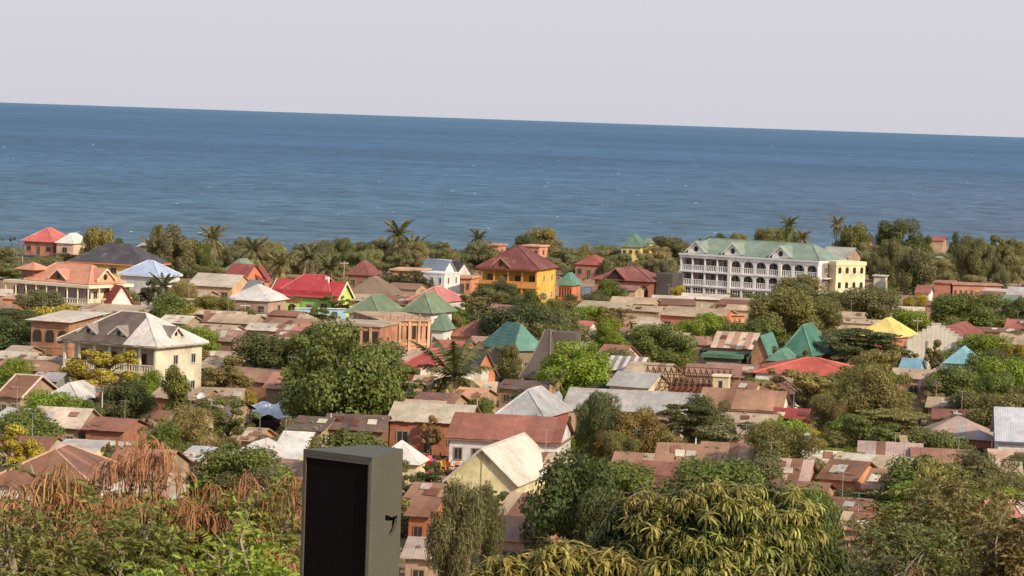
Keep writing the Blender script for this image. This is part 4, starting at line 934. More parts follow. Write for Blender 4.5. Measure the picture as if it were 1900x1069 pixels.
S = [
 # upper left and centre
 ('flat tan roofed house directly below the white gable of the red cottage', 140, 272, 578, dict(D=7, h=3.0, rise=.5, kind='shed', rc=TT, wc=C(200, 120, 90), rot=-8)),
 ('orange walled shop at the far left edge below the peach guest house', 0, 66, 556, dict(D=6, h=3, rise=.2, kind='flat', rc=C(205,160,130), wc=C(226,150,96), mat=M_plaster, rot=-10)),
 ('low tan roof behind yellow bushes left of the pale beige gable', 300, 378, 550, dict(rc=TT, D=7, rise=.9)),
 ('white walled shed with tan roof right of the big balcony house', 344, 426, 618, dict(rc=TT, wc=C(225,215,210), D=7, rise=.9, rot=-14)),
 ('mud brown shed with plain roof behind the first green tree', 384, 440, 634, dict(rc=[C(168,130,116)], wc=C(140,105,92), D=6, rise=1.3)),
 ('long low rust roof left of the white compound wall segment', 372, 470, 600, dict(D=8, rise=1, rot=-12)),
 ('rust roof row beneath the blue sheet fence', 480, 600, 608, dict(D=7, rise=1, rot=-14)),
 ('tan shed row just under the whitewashed low wall', 452, 560, 615, dict(D=6, rise=.8, rc=TT, rot=-10)),
 ('white walled rusty house above the first dark green tree', 504, 562, 628, dict(D=6, rise=.8, wc=WHITE, rot=-12)),
 ('salmon roofed hut in front of the left wing of the orange block', 534, 602, 622, dict(D=6, rise=1.2, rc=[C(205,130,104)], rot=-20)),
 ('brown shack with crooked roof above the dark green tree', 494, 556, 646, dict(D=6, rise=1.1, rc=TT, rot=-24)),
 ('tan roofed house left of the white hip roof', 300, 352, 566, dict(D=6, rise=.9, rc=TT)),
 ('rust roof at the right foot of the straw hut', 700, 764, 566, dict(D=7, rise=1.2)),
 ('wide rust brown hipped roof left of the dark round tree', 826, 908, 626, dict(D=9, rise=2.2, kind='hip', rc=[C(165,104,84)], rot=-18, sheet=0, mat=M_tile)),
 ('low brick red roof under the rust hipped roof', 794, 864, 650, dict(D=7, rise=1.0, rc=[C(196,108,88)], rot=-14, wc=C(200,120,95))),
 ('pale wall and brown roof above the coconut palm', 862, 910, 642, dict(D=6, rise=1, rc=[C(176,132,112)])),
 ('brick shed with tent like red cover behind the palm', 884, 914, 664, dict(D=5, rise=1.8, kind='hip', rc=[C(180,118,100)], rot=10)),
 ('grey roofed house with bright orange gable right of the palm', 880, 926, 700, dict(D=7, h=2.4, rise=3.0, kind='gabley', rc=[C(122,112,110)], wc=C(220,140,90), rot=30, sheet=0, mat=M_tile)),
 # right of centre, below villa and hotel
 ('tan sheet roofs in front of the brick villa', 1130, 1216, 564, dict(D=7, rise=.9, rc=TT, rot=-10)),
 ('pale sheet roof row below the slate wall', 1206, 1286, 560, dict(D=7, rise=.8, rc=[PALE, TAN], rot=-8)),
 ('beige roof row at the foot of the hotel', 1262, 1352, 556, dict(D=7, rise=.8, rc=[PALE, TAN], rot=-8)),
 ('small tan roofed house above the long brick hall', 1150, 1226, 578, dict(D=6, rise=.7, rc=TT, rot=-12)),
 ('white walled store beside the hotel porch', 1350, 1412, 560, dict(D=6, rise=.3, kind='flat', rc=C(190,160,135), wc=WHITE, mat=M_plaster, rot=-8)),
 ('small cottage with orange red roof and white gable right of the dark round tree', 1040, 1088, 618, dict(D=6, rise=1.6, kind='gable', rc=[C(206,112,90)], wc=WHITE, rot=-22, sheet=0)),
 ('low white wall shed below the orange red cottage', 1052, 1096, 630, dict(D=4, h=1.8, rise=.4, kind='shed', rc=[PALE], wc=WHITE)),
 ('single pale sheet roof between the two green trees', 1164, 1206, 622, dict(D=7, rise=1.8, rc=[C(214,192,170)], rot=-30)),
 ('brick red shed in the bushes right of the lime tree', 1106, 1142, 646, dict(D=5, rise=1.0, rc=[C(200,84,70)])),
 ('rust roof with white gable right of the lime tree', 1098, 1150, 668, dict(D=7, rise=1.7, rc=[C(180,116,92)], wc=C(225,195,175), rot=-26)),
 ('striped tan and white roof above the teal hall', 1318, 1424, 648, dict(D=9, rise=2.0, rc=[C(214,186,160), C(188,142,116)], rot=-14, alt=1, sheet=.9)),
 ('pale roofed shop with green awning left of the teal hall', 1300, 1376, 665, dict(D=5, rise=.5, kind='flat', rc=C(90,132,100), wc=C(80,84,70), mat=M_plaster)),
 ('small orange red roof right of the arcades', 1396, 1430, 622, dict(D=6, rise=1.3, rc=[C(206,120,96)])),
 # far right
 ('salmon pink roofed house under the dark navy canopy near the shore', 1570, 1630, 466, dict(D=7, h=3.2, rise=2.4, kind='hip', rc=[C(214,140,124)], wc=C(225,150,130), mat=M_tile, sheet=0)),
 ('grey sheet roof peeping over the right end of the hotel roof', 1520, 1576, 478, dict(D=8, h=5.0, rise=2.2, rc=[C(178,174,164)], sheet=0, rot=-26)),
 ('low brown red roof behind the tall dark tree by the shore', 1718, 1752, 447, dict(D=7, h=3, rise=1.0, rc=[C(180,96,86)], mat=M_tile, sheet=0)),
 ('white and grey low house among grey trees at far right', 1716, 1748, 482, dict(D=6, h=3, rise=.6, rc=[C(200,198,195)], wc=WHITE)),
 ('pinkish long house among grey trees right of the hotel', 1668, 1722, 484, dict(D=6, h=3, rise=.8, rc=[C(190,150,135)], wc=C(215,165,145))),
 ('white block wing right of the cream annex', 1618, 1646, 513, dict(D=5, h=3.2, rise=.2, kind='flat', rc=C(230,225,200), wc=C(235,228,200), mat=M_plaster)),
 ('pink unfinished brick house left of the long pink wall', 1730, 1766, 526, dict(D=7, h=3.4, rise=.3, kind='flat', rc=C(190,130,110), wc=C(196,128,106), mat=M_plaster)),
 ('small white walled house with maroon roof left of the pink brick house', 1696, 1726, 545, dict(D=6, h=2.8, rise=1.4, rc=[C(160,96,84)], wc=WHITE)),
 ('long pink ruin with many window gaps at far right', 1766, 1862, 530, dict(D=5, h=3.2, rise=.3, kind='flat', rc=C(190,140,120), wc=C(200,138,114), mat=M_plaster, win=(9,0), rot=6)),
 ('grey roofed shed at the right edge above the dark tree', 1866, 1900, 548, dict(D=7, h=3, rise=1.4, rc=[C(190,184,180)], wc=WHITE)),
 ('dusty green roof below the pink ruin', 1850, 1886, 566, dict(D=7, h=2.8, rise=1.6, rc=[C(124,140,118)], mat=M_tile)),
 ('tan ribbed roof between the olive tree and the wide green tree', 1664, 1722, 598, dict(D=7, rise=1.5, rc=[TAN, RUST2], rot=-12, alt=1, sheet=.8)),
 ('pale low roof between the yellow roof and the stepped wall', 1640, 1692, 608, dict(D=5, rise=.8, rc=[PALE])),
 ('brick red roof at the right edge above the stepped hall', 1862, 1910, 610, dict(D=8, rise=1.2, rc=[C(176,100,84)])),
 ('rust roof at right edge behind the dark round tree', 1850, 1910, 640, dict(D=7, rise=1.4)),
 # middle band right
 ('rust gable with white end at the right end of the brick red roof', 1400, 1476, 742, dict(D=7, rise=1.7, rot=-20, wc=WHITE)),
 ('brown roof with cream wall beneath the rusty white house', 1340, 1440, 790, dict(D=6, rise=.9, rot=-10, wc=C(226,196,150))),
 ('maroon painted shed left of the columnar green shrub', 1432, 1502, 778, dict(D=6, rise=.8, rc=[C(160,60,52)], rot=-8, wc=C(160,60,50))),
 ('cream walled yard house left of the columnar shrub', 1340, 1420, 812, dict(D=6, rise=.5, kind='shed', rc=[C(210,176,140), TAN], wc=C(230,200,150))),
 ('mottled rust and grey roof beside the white satellite dish', 1366, 1500, 836, dict(D=6, rise=1.0, rc=[RUST2, PALE, ZINC, RUST], wc=C(236,220,170), rot=-10)),
 ('rust roof left of the white flagpole', 1212, 1300, 858, dict(D=7, rise=1.3, rot=-8)),
 ('wide rust roof behind the white flagpole', 1290, 1402, 862, dict(D=8, rise=1.5, rc=[RUST2, RUST], rot=-10)),
 ('pale patched roof below the golden brown tree', 1132, 1246, 866, dict(D=6, rise=.8, rc=[PALE, TAN, RUST2], rot=-8)),
 ('maroon brown roofed hut with cream gable and skylight sheets', 1146, 1262, 905, dict(D=7, rise=1.8, h=2.6, kind='gable', rc=[C(158,98,80), C(150,90,74)], wc=C(214,166,120), rot=-24)),
 ('grey verandah roof under the maroon brown hut', 1150, 1230, 945, dict(D=5, h=2.2, rise=.6, kind='shed', rc=[C(170,170,172)], wc=MUD)),
 ('red and silver streaked rust roof left of the smaller rust gable', 1396, 1502, 894, dict(D=7, rise=1.6, rc=[RUST, C(186,128,108), C(205,170,155), RUST], rot=-12, wc=C(200,160,125))),
 ('plain rust roof with orange gable and dark pointed window', 1512, 1590, 892, dict(D=7, rise=1.4, rot=-26, wc=C(224,150,100))),
 ('dull rust lean roof below the streaked rust roof', 1420, 1530, 922, dict(D=6, rise=.9, rc=[C(170,130,108), RUST])),
 ('rust shed roof between the flat topped tree and dry brown tree', 1596, 1660, 910, dict(D=7, rise=1.4, rot=-20)),
 ('orange brick store with dark fence below the pointed window', 1530, 1610, 948, dict(D=5, h=2.2, rise=.7, rc=RR, wc=C(200,110,76))),
 ('rust roof with white block below the orange brick store', 1550, 1612, 985, dict(D=6, rise=1.0)),
 ('wide rust roof with grey patch right of the flat topped tree', 1588, 1712, 862, dict(D=8, rise=1.6, rc=[RUST, RUST2, C(190,160,150)], rot=-8)),
 ('long rust roof behind the dry brown tree', 1690, 1806, 872, dict(D=9, rise=1.4, rc=[RUST2, C(176,120,98)], rot=-6)),
 ('grey and tan hipped roof left of the blue grey house', 1702, 1846, 815, dict(D=8, rise=1.9, kind='hip', rc=[C(196,168,148), C(180,150,132), C(170,160,158)], rot=-10, wc=C(170,110,84))),
 ('low rust roof above the grey and tan hipped roof', 1728, 1830, 780, dict(D=6, rise=.8, rc=[C(140,84,66)], rot=-8)),
 ('dark maroon hipped roof with rust patch left of the dark round tree', 1702, 1802, 720, dict(D=9, rise=1.8, kind='hip', rc=[C(112,82,84), C(120,84,82), RUST2], rot=-10)),
 ('low rust roof between the trees below the blue shed', 1650, 1740, 704, dict(D=6, rise=1.0, rc=[C(186,130,112), TAN], rot=-14)),
 ('rust and pale roof above the grey feathery tree', 1716, 1790, 758, dict(D=6, rise=.9, rc=[TAN, RUST2], rot=-12)),
 ('pale shed at the right edge below the blue grey house', 1800, 1900, 882, dict(D=6, rise=.9, rc=[C(205,180,150), TAN, RUST2], rot=-6)),
 ('pink red painted house at the right edge behind dry branches', 1846, 1930, 968, dict(D=6, h=3.4, rise=1.2, rc=[C(226,130,120)], wc=C(230,130,124), rot=8)),
 ('white low shed at the right bottom corner', 1850, 1930, 1030, dict(D=6, rise=.8, rc=[PALE], wc=WHITE)),
 # left middle band
 ('brown roofed shed left of the raw brick house', 0, 42, 658, dict(D=6, rise=.8, rc=[C(190,168,150)], wc=C(190,160,130))),
 ('tan roof with white vehicle shelter at left edge', -10, 104, 688, dict(D=7, rise=.9, rc=TT, rot=-6)),
 ('long tan roof row below the raw brick house', 40, 128, 682, dict(D=7, rise=.9, rc=TT, rot=-8)),
 ('rust gable with pale ridge at the left edge', -10, 40, 738, dict(D=8, rise=2.0, rc=[RUST], rot=-20, cap=C(220,190,170))),
 ('grey walled shed with metal roof left of the yellow feathery tree', 52, 108, 708, dict(D=6, rise=.7, rc=[C(180,172,170)], wc=C(150,145,145), rot=-10)),
 ('whitish hipped roof left of the dark round bush', 78, 146, 742, dict(D=7, rise=1.6, kind='hip', rc=[C(214,208,202)], rot=-16)),
 ('orange red lean roof under the yellow feathery tree', 150, 200, 738, dict(D=5, rise=1.0, rc=[C(206,120,84)])),
 ('pale beige roof with raised ridge left of the iron pole', 44, 150, 794, dict(D=8, rise=1.5, rc=[C(214,190,168), C(205,178,156)], rot=-8)),
 ('pale roof at the left edge above the leafy green tree', -20, 40, 784, dict(D=7, rise=1.0, rc=[C(205,200,196)])),
 ('plain brown roofed house right of the iron pole', 150, 232, 800, dict(D=6, rise=.9, rc=[C(160,104,82)], wc=C(178,120,92))),
 ('cream walled store with pale roof behind hanging pods', 92, 176, 840, dict(D=5, rise=.5, kind='shed', rc=[C(205,196,186)], wc=C(236,216,160), rot=-6)),
 ('big rust hipped roof house with white walls and green windows at lower left', -40, 182, 905, dict(D=13, h=3.0, rise=2.5, kind='hip', rc=[C(176,112,84), C(186,124,94), RUST], wc=WHITE, rot=-6, wcol=(.06,.22,.2), cap=C(220,170,140), win=(7,1))),
 ('rust roof house behind the pods right of the big rust hipped roof', 186, 300, 880, dict(D=9, rise=1.6, rc=[C(176,116,90)], rot=-10)),
 ('grey purple low roof among green trees beneath the satellite dish', 344, 430, 770, dict(D=7, rise=1.2, rc=[C(186,160,145), C(130,116,116)], rot=-14)),
 ('cream sheet roof left of the small yellow walled hut', 326, 372, 855, dict(D=6, rise=.9, rc=[C(196,196,206)], rot=-20)),
 ('pale hipped roof behind green branches left of the white slab roof', 416, 500, 852, dict(D=7, rise=1.3, kind='hip', rc=[C(214,204,200)], rot=-14)),
 ('orange walled hut at the left of the white tarpaulin', 440, 478, 820, dict(D=5, rise=1.0, rc=[TAN], wc=C(222,150,90))),
 ('cream shed with bright white single slope roof left of the speaker', 496, 556, 852, dict(D=5, h=2.4, rise=1.9, kind='shed', rc=[C(228,222,214)], wc=C(228,206,150), rot=-10, sheet=0)),
 ('shaded mud wall house under the big green tree', 528, 600, 800, dict(D=7, rise=1.0, rc=[C(110,95,84)], wc=C(190,160,120))),
 ('dark roofed store behind the speaker', 596, 716, 800, dict(D=7, rise=1.2, rc=[C(104,88,78), C(120,100,88)], wc=C(150,110,80), rot=-4)),
 ('white low roof just behind the top of the speaker', 596, 680, 840, dict(D=4, h=2.4, rise=1.0, rc=[C(228,222,214)], wc=WHITE, rot=-4, sheet=0)),
 ('white peaked stall roof just right of the speaker', 690, 778, 862, dict(D=4, h=2.4, rise=1.9, kind='hip', rc=[C(230,222,212)], wc=C(235,215,170), rot=-10, sheet=0)),
 ('brown mud roof below the white slab roof left of the speaker', 400, 562, 888, dict(D=8, rise=1.1, rc=[C(176,132,108), C(165,120,98)], rot=-6)),
 ('tan walled house with small square window behind brown pods', 240, 320, 915, dict(D=6, rise=1.2, rc=TT, wc=C(226,180,130))),
 ('rust shed roof right of the speaker beside the feathery tree', 748, 800, 960, dict(D=6, rise=1.1, rc=RR, wc=C(200,120,80))),
 ('small tan roof under the cream gabled hall', 748, 810, 925, dict(D=5, rise=.9, rc=TT)),
 ('purple grey low roofs at the bottom right of the speaker', 742, 860, 1040, dict(D=7, rise=1.0, rc=[C(150,134,128), C(180,160,140)], rot=-6)),
 ('orange brick wall house between the feathery tree and the dark green tree', 915, 985, 960, dict(D=7, rise=1.4, rc=RR, wc=C(220,110,66), rot=-20)),
 ('brown roof below the orange brick house', 900, 990, 1005, dict(D=7, rise=1.3, rc=RR)),
 ('rust roof by the red plastic chairs', 940, 1040, 868, dict(D=6, h=2.3, rise=1.0, rc=RR, wc=C(205,200,190))),
 ('low dark roof under the palm', 760, 840, 752, dict(D=6, rise=1.0, rc=[C(130,92,78), RUST])),
 ('orange sheet roof hut below the yellow palm fronds', 832, 890, 742, dict(D=6, rise=1.0, rc=[C(222,160,120)], rot=-20)),
 ('low brown roof left of the grey hipped roof', 700, 760, 730, dict(D=7, rise=1.0, rc=RR)),
 ('rust roof behind the white tarpaulin', 486, 546, 722, dict(D=6, rise=1.5, rc=[C(184,128,104)])),
 ('small orange roof house behind the yellow bushes', 290, 346, 600, dict(D=6, rise=.9, rc=TT)),
 ('low tan house to the right of the balcony house behind brown leaves', 362, 440, 686, dict(D=7, rise=1.0, rc=TT, wc=C(232,200,150))),
 ('brick red flat roof left of the small salmon hut', 424, 500, 650, dict(D=6, rise=.8, rc=[C(190,120,98), TAN])),
 ('low tan roof before the hotel annex', 1540, 1600, 590, dict(D=6, rise=.8, rc=TT)),
 ('rust roof house in the gap right of the truss house', 1352, 1400, 728, dict(D=6, rise=1.0, rc=RR, wc=C(225,195,150))),
 ('wide brown roof behind the brick red house', 1300, 1400, 690, dict(D=7, rise=.7, rc=[C(176,130,110)])),
 ('dull roof in front of the tall charcoal roof', 920, 1010, 724, dict(D=6, h=2.2, rise=.8, rc=[C(110,90,80)])),
]
for s in S: rusty(s[0], s[1], s[2], s[3], **s[4])
# blue grey roofed house at the right edge
house('blue_grey_roof_house', 'white house with steep pale blue grey roof at the right edge', 1846, 1960, 822, 9, 3.3, 3.0, 'gable', [C(196, 198, 206)], (.62, .63, .66), rot=-6, win=(3, 0), sheet=0, fascia=(.1, .1, .12), wcol=(.12, .12, .13))
nb = empty('shore_canopy', P(1612, 473, 0), 0, 'dark navy pointed canopy among trees near the shore', 'canopy')
for q in slopes('hip', 6, 6, 2.6, 3.4, .3): m = MB(); m.prism(q, (0, 0, .08)); m.build('canopy_side', M_cloth, nb, C(70, 72, 92))
for a in (-1, 1):
    for b in (-1, 1): cyl(nb, 'post', M_wood, (.2, .15, .1), a*2.8, b*2.8, 0, 2.7, .1)

# ---------------------------------------------------------------- trees
T = [
 ('huge rounded leafy green tree standing over the dark roofs left of centre', 642, 604, 822, 196, 'round', 'mid'),
 ('dark green tree behind the left shoulder of the huge rounded tree', 606, 598, 735, 118, 'lump', 'dark'),
 ('dark spreading tree at the right side of the huge rounded tree', 752, 672, 775, 76, 'tier', 'mid'),
 ('round bright lime green tree beside the tall charcoal roof', 1068, 637, 748, 120, 'round', 'bright'),
 ('medium dark tree between the balcony house and the huge tree', 490, 618, 728, 118, 'lump', 'dark'),
 ('dark round tree left of the teal roofs', 966, 563, 664, 134, 'round', (.052, .068, .036)),
 ('leafy green tree hugging the left side of the teal roof', 946, 636, 716, 44, 'lump', 'olive'),
 ('broad olive mango tree in front of the hotel', 1452, 538, 648, 118, 'round', 'olive'),
 ('olive tree at the right shoulder of the broad mango tree', 1526, 548, 640, 76, 'lump', 'olive'),
 ('young green tree in front of the broad mango tree', 1440, 592, 690, 70, 'sparse', 'mid'),
 ('spreading grey green tree below the cream annex', 1612, 534, 614, 108, 'lump', 'grey'),
 ('broad green tree above the stepped hall', 1800, 543, 622, 130, 'round', 'mid'),
 ('dark tree at the right edge beside the green roof', 1890, 550, 618, 70, 'lump', 'dark'),
 ('wide tiered dark tree left of the stepped white wall', 1592, 606, 702, 158, 'tier', 'dark'),
 ('tall grey green feathery tree below the brick red roof', 1632, 692, 828, 150, 'feather', 'khaki'),
 ('green leafy tree at the left of the tall feathery tree', 1515, 688, 780, 80, 'lump', 'olive'),
 ('thin brown olive feathery tree in front of the red roof', 1540, 742, 835, 96, 'feather', (.12, .11, .055)),
 ('tiered olive tree with flat layers left of the grey tan roof', 1664, 756, 846, 150, 'tier', 'khaki'),
 ('dark round tree right of the blue pavilion', 1858, 652, 752, 116, 'round', 'dark'),
 ('bright green feathery tree below the dark round tree at right', 1836, 700, 800, 104, 'feather', 'mid'),
 ('flat topped bright green acacia above the rust roofs', 1572, 830, 902, 136, 'tier', 'bright'),
 ('tall feathery grey green tree left of the golden brown tree', 1114, 738, 868, 92, 'feather', (.075, .09, .05)),
 ('small dark feathery tree beneath the long grey roof', 1086, 748, 850, 50, 'feather', 'dark'),
 ('golden brown flowering mango tree in the middle of the roofs', 1188, 757, 872, 98, 'round', (.17, .125, .045)),
 ('second golden olive tree low in front of the golden brown one', 1150, 790, 874, 84, 'round', (.14, .11, .045)),
 ('wide dark tiered tree with bare twigs on top', 1286, 744, 862, 122, 'tier', (.075, .08, .035)),
 ('low olive tree under the wide dark tiered tree', 1238, 800, 878, 76, 'lump', 'khaki'),
 ('big dark green leafy tree left of the near mango crown', 1072, 836, 1078, 172, 'lump', (.058, .088, .034)),
 ('dark green tree filling behind the base of the big leafy tree', 1120, 905, 1100, 110, 'lump', 'dark'),
 ('medium green tree right of the long brick hall', 1232, 600, 696, 104, 'round', 'mid'),
 ('bright green tree in front of the long brick hall', 1312, 584, 648, 92, 'round', 'bright'),
 ('small green tree between the brick hall and green trees', 1196, 600, 672, 60, 'lump', 'olive'),
 ('olive bushy tree right of the orange red cottage', 1138, 612, 668, 84, 'lump', (.1, .1, .05)),
 ('green bushy tree inside the roofless house yard', 1268, 702, 748, 62, 'bush', 'dark'),
 ('small leafy tree left of the grey hipped roof', 892, 735, 786, 72, 'bush', 'mid'),
 ('small green bush at the foot of the grey hipped roof', 1012, 760, 800, 50, 'bush', 'mid'),
 ('yellow green feathery tree before the balconies of the big house', 186, 645, 745, 150, 'sparse', 'yellow'),
 ('second sparse yellow tree at the left of the balcony house', 140, 672, 740, 80, 'sparse', 'yellow'),
 ('dark tree below the balcony house entrance', 236, 702, 790, 96, 'lump', 'dark'),
 ('tall yellow green tree right of the balcony house', 330, 676, 800, 96, 'column', (.115, .13, .04)),
 ('brown leaved shrub behind the balcony house', 394, 652, 712, 96, 'sparse', (.2, .16, .07)),
 ('green spreading tree left of the tarpaulin', 424, 742, 836, 120, 'sparse', 'mid'),
 ('hazy olive feathery tree left of the spreading tree', 346, 762, 860, 110, 'feather', 'khaki'),
 ('dark round bush left of the iron pole', 152, 734, 784, 70, 'bush', 'dark'),
 ('grey green tree above the pale beige roof', 84, 716, 772, 84, 'sparse', 'grey'),
 ('light green leafy tree right of the left edge above the rust roof', 52, 752, 850, 84, 'lump', 'mid'),
 ('small grey bush above the light green tree', 26, 704, 760, 50, 'sparse', 'grey'),
 ('dark tiered tree at the left edge below the peach guest house', 12, 568, 652, 100, 'tier', 'dark'),
 ('spreading green tree in front of the peach guest house', 98, 551, 592, 84, 'tier', 'olive'),
 ('green hedge like bush left of the raw brick house', 60, 580, 640, 70, 'bush', 'dark'),
 ('green bush left of the yellow bushes', 300, 556, 592, 64, 'bush', 'mid'),
 ('yellow green bush above the white walled shed', 352, 566, 608, 60, 'bush', 'yellow'),
 ('olive yellow tree in front of the white hipped roof', 398, 548, 602, 84, 'lump', (.14, .13, .045)),
 ('dark bush right of the olive yellow tree', 450, 566, 604, 60, 'bush', 'olive'),
 ('dark round bush right of the blue roofed cottage', 345, 530, 556, 44, 'bush', 'dark'),
 ('dark drooping tree before the blue roofed cottage', 276, 520, 581, 58, 'sparse', (.06, .07, .045)),
 ('dark tree on the left flank of the blue roofed cottage', 238, 530, 580, 44, 'bush', 'olive'),
 ('wide dark rounded bush right of the straw hut', 755, 504, 554, 92, 'round', (.075, .078, .045)),
 ('yellow leaved bush beside the red panel', 872, 556, 586, 44, 'bush', (.26, .2, .05)),
 ('dark slender tree in front of the yellow house porch', 933, 512, 566, 26, 'column', 'olive'),
 ('small green tree right of the yellow house base', 1040, 553, 606, 62, 'lump', 'olive'),
 ('light green tree below the brick villa', 1094, 566, 618, 66, 'lump', 'bright'),
 ('brown green tree before the villa porch', 1148, 572, 622, 74, 'sparse', 'khaki'),
 ('green vine covered tree on the villa porch', 1146, 526, 566, 50, 'bush', 'dark'),
 ('grey tree left of the villa below the teal kiosk', 1105, 545, 584, 60, 'lump', 'grey'),
 ('slim columnar green shrub beside the satellite dish house', 1444, 768, 822, 40, 'column', 'bright'),
 ('fern like green bush at the left of the cream dish house', 1430, 828, 882, 62, 'bush', 'mid'),
 ('thin green tree in front of the stepped white wall', 1730, 632, 704, 60, 'sparse', 'olive'),
 ('small yellow green tree by the stepped wall foot', 1690, 655, 705, 40, 'sparse', 'olive'),
 ('bushy tree right of the stepped hall', 1886, 612, 668, 50, 'lump', 'olive'),
 ('grey brown tree below the dark maroon hipped roof', 1730, 712, 784, 70, 'sparse', (.13, .105, .06)),
 ('grey green tree at the right edge below the dark round tree', 1890, 720, 780, 60, 'feather', 'grey'),
 ('green tree at the left of the steep teal pyramid', 1440, 640, 700, 60, 'lump', 'mid'),
 ('small tree before the steep teal pyramid', 1488, 650, 704, 46, 'sparse', 'olive'),
 ('dark bush right of the brick red roof', 1545, 660, 700, 60, 'bush', 'dark'),
 ('bare looking brown tree right of the flat topped acacia', 1640, 800, 862, 60, 'sparse', 'brown'),
 ('olive tree at the right edge above the pale shed', 1775, 850, 905, 80, 'bush', 'khaki'),
 ('dark thin tree behind the terracotta bungalow', 790, 640, 676, 60, 'sparse', 'grey'),
 ('grey bush below the maroon hut by the shore', 872, 636, 680, 60, 'sparse', 'grey'),
 ('thin leafless tree in front of the brick house with door', 802, 772, 846, 46, 'sparse', (.2, .14, .07)),
 ('small bush right of the speaker below the stall', 762, 882, 960, 60, 'sparse', (.1, .1, .06)),
 ('small fan of green before the cream gabled hall', 880, 760, 800, 40, 'bush', 'olive'),
]
for t in T: tree(*t)
# belt along the shore: trees nobody could tell apart share a label
B1 = 'bushy tree in the belt of trees between the town and the shore'
rr = random.Random(11)
spec = [(185, 420, 66, 'lump', 'khaki'), (222, 440, 40, 'lump', 'dark'), (318, 420, 70, 'round', 'grey'), (346, 440, 60, 'lump', 'olive'), (372, 448, 50, 'lump', 'mid'),
        (700, 446, 60, 'lump', (.05, .055, .05)), (728, 452, 60, 'lump', 'dark'), (800, 448, 70, 'round', 'mid'), (1006, 420, 70, 'lump', 'khaki'), (975, 434, 40, 'lump', 'dark'), (1030, 452, 60, 'lump', 'grey'),
        (1205, 456, 60, 'round', 'mid'), (1240, 438, 70, 'lump', 'grey'), (1268, 450, 60, 'lump', 'grey'), (1334, 434, 32, 'round', 'dark'), (1372, 434, 40, 'round', 'khaki'), (1432, 422, 60, 'round', 'olive'), (1462, 426, 50, 'lump', 'dark'),
        (1586, 418, 62, 'round', 'olive'), (1672, 405, 84, 'round', (.075, .085, .04)), (1712, 436, 40, 'lump', 'dark'), (1772, 432, 38, 'column', 'dark'), (1880, 442, 60, 'lump', 'olive'), (1845, 452, 50, 'lump', 'grey')]
for u, vt, w_, k, c_ in spec:
    vb = 500 + (30 if u < 400 else 0) + rr.uniform(-6, 6) + (8 if u > 1500 else 0)
    if u > 1290 and u < 1480: vb = 478
    tree('taller tree standing above the belt of trees by the sea', u, vt, vb-14, w_, k, c_, 'shore_tree', group='taller trees along the shore')
for row, (v0, hh, n_) in enumerate(((485, 22, 60), (491, 32, 60), (501, 38, 62), (514, 44, 54), (530, 40, 36))):
    for i in range(n_):
        u = -10+i*1920/n_+rr.uniform(-10, 10); vb = v0+.012*(u-950)+rr.uniform(-4, 5)
        if u < 150: vb += 14
        if u < 40 and row < 1: continue
        if 240 > u and row > 3: continue
        if row >= 2 and (1250 < u < 1610): continue
        if row == 3 and (770 < u < 1060): continue
        if row == 4 and not (u > 1640 or 380 > u > 300): continue
        p = P(u, vb, 0)
        if p.y > shore_y(p.x)-14: continue
        hv = hh*rr.choice((rr.uniform(.6, 1.0), rr.uniform(.9, 1.4)))
        if 26 < u < 150: hv = min(hv, 14)
        if 240 < u < 305 or 1140 < u < 1212 or 960 < u < 1004: hv = min(hv, vb-468)
        if hv < 8: continue
        tree(B1, u, vb-hv, vb, rr.uniform(34, 66), rr.choice(('lump', 'round', 'lump', 'feather', 'lump')), rr.choice(((.17, .17, .115), (.16, .165, .09), (.12, .13, .085), (.135, .16, .085), (.2, .185, .12), (.15, .15, .11))), 'shore_tree', group='belt of trees behind the shore')  # lighter, greyer leaf tints stand in for distance haze over the belt
for u, vt, vb, w_, k_, c_, l_ in ((296, 424, 504, 40, 'feather', 'grey', 'feathery grey tree left of the dark shore tree'), (835, 452, 500, 44, 'sparse', 'olive', 'loose olive tree right of the tallest coconut palm'),
        (1084, 458, 508, 46, 'feather', 'khaki', 'feathery khaki tree behind the long red roof'), (1312, 442, 480, 30, 'sparse', 'mid', 'thin tree peeping above the left end of the hotel roof'),
        (1650, 452, 540, 60, 'feather', 'grey', 'tall grey feathery tree right of the cream annex'), (1700, 458, 548, 70, 'lump', 'grey', 'hazy grey tree beside the tall feathery one'),
        (1800, 446, 530, 80, 'feather', 'grey', 'wide feathery tree above the long pink ruin'), (1850, 438, 520, 70, 'sparse', 'olive', 'open crowned tree near the right edge of the shore belt')):
    tree(l_, u, vt, vb, w_, k_, G[c_], 'shore_tree')
# palms
palm('tallest coconut palm standing above the shore trees left of centre', 740, 414, 500, 46, 'olive', .6, dead=5)
palm('leaning coconut palm right of the tallest palm with dry fronds', 766, 442, 502, 46, 'khaki', 1.2, dead=8)
palm('coconut palm above the pale beige gable', 395, 422, 505, 46, 'khaki', .5, dead=6)
palm('low coconut palm right of the far palm above the red gable', 470, 444, 512, 44, 'olive', -.4, dead=5)
palm('coconut palm left of the lime green house chimney', 520, 470, 532, 46, 'khaki', .4, dead=5)
palm('coconut palm with dry skirt right above the crimson roof', 612, 474, 536, 52, 'olive', .6, dead=6)
palm('small palm between the two coconut palms behind the crimson roof', 576, 458, 520, 46, 'grey', -.5, dead=4)
palm('slender palm left of the maroon pyramid roof', 888, 429, 486, 30, 'grey', .2, dead=6)
palm('thin palm rising right above the hotel roof', 1465, 404, 470, 30, 'mid', .6)
palm('shorter palm right of the thin palm above the hotel', 1490, 430, 474, 28, 'khaki', -.4)
palm('small leaning palm left of the navy canopy', 1554, 404, 472, 26, 'khaki', -1)
palm('palm with green crown right of the small leaning palm', 1574, 420, 474, 26, 'olive', .3)
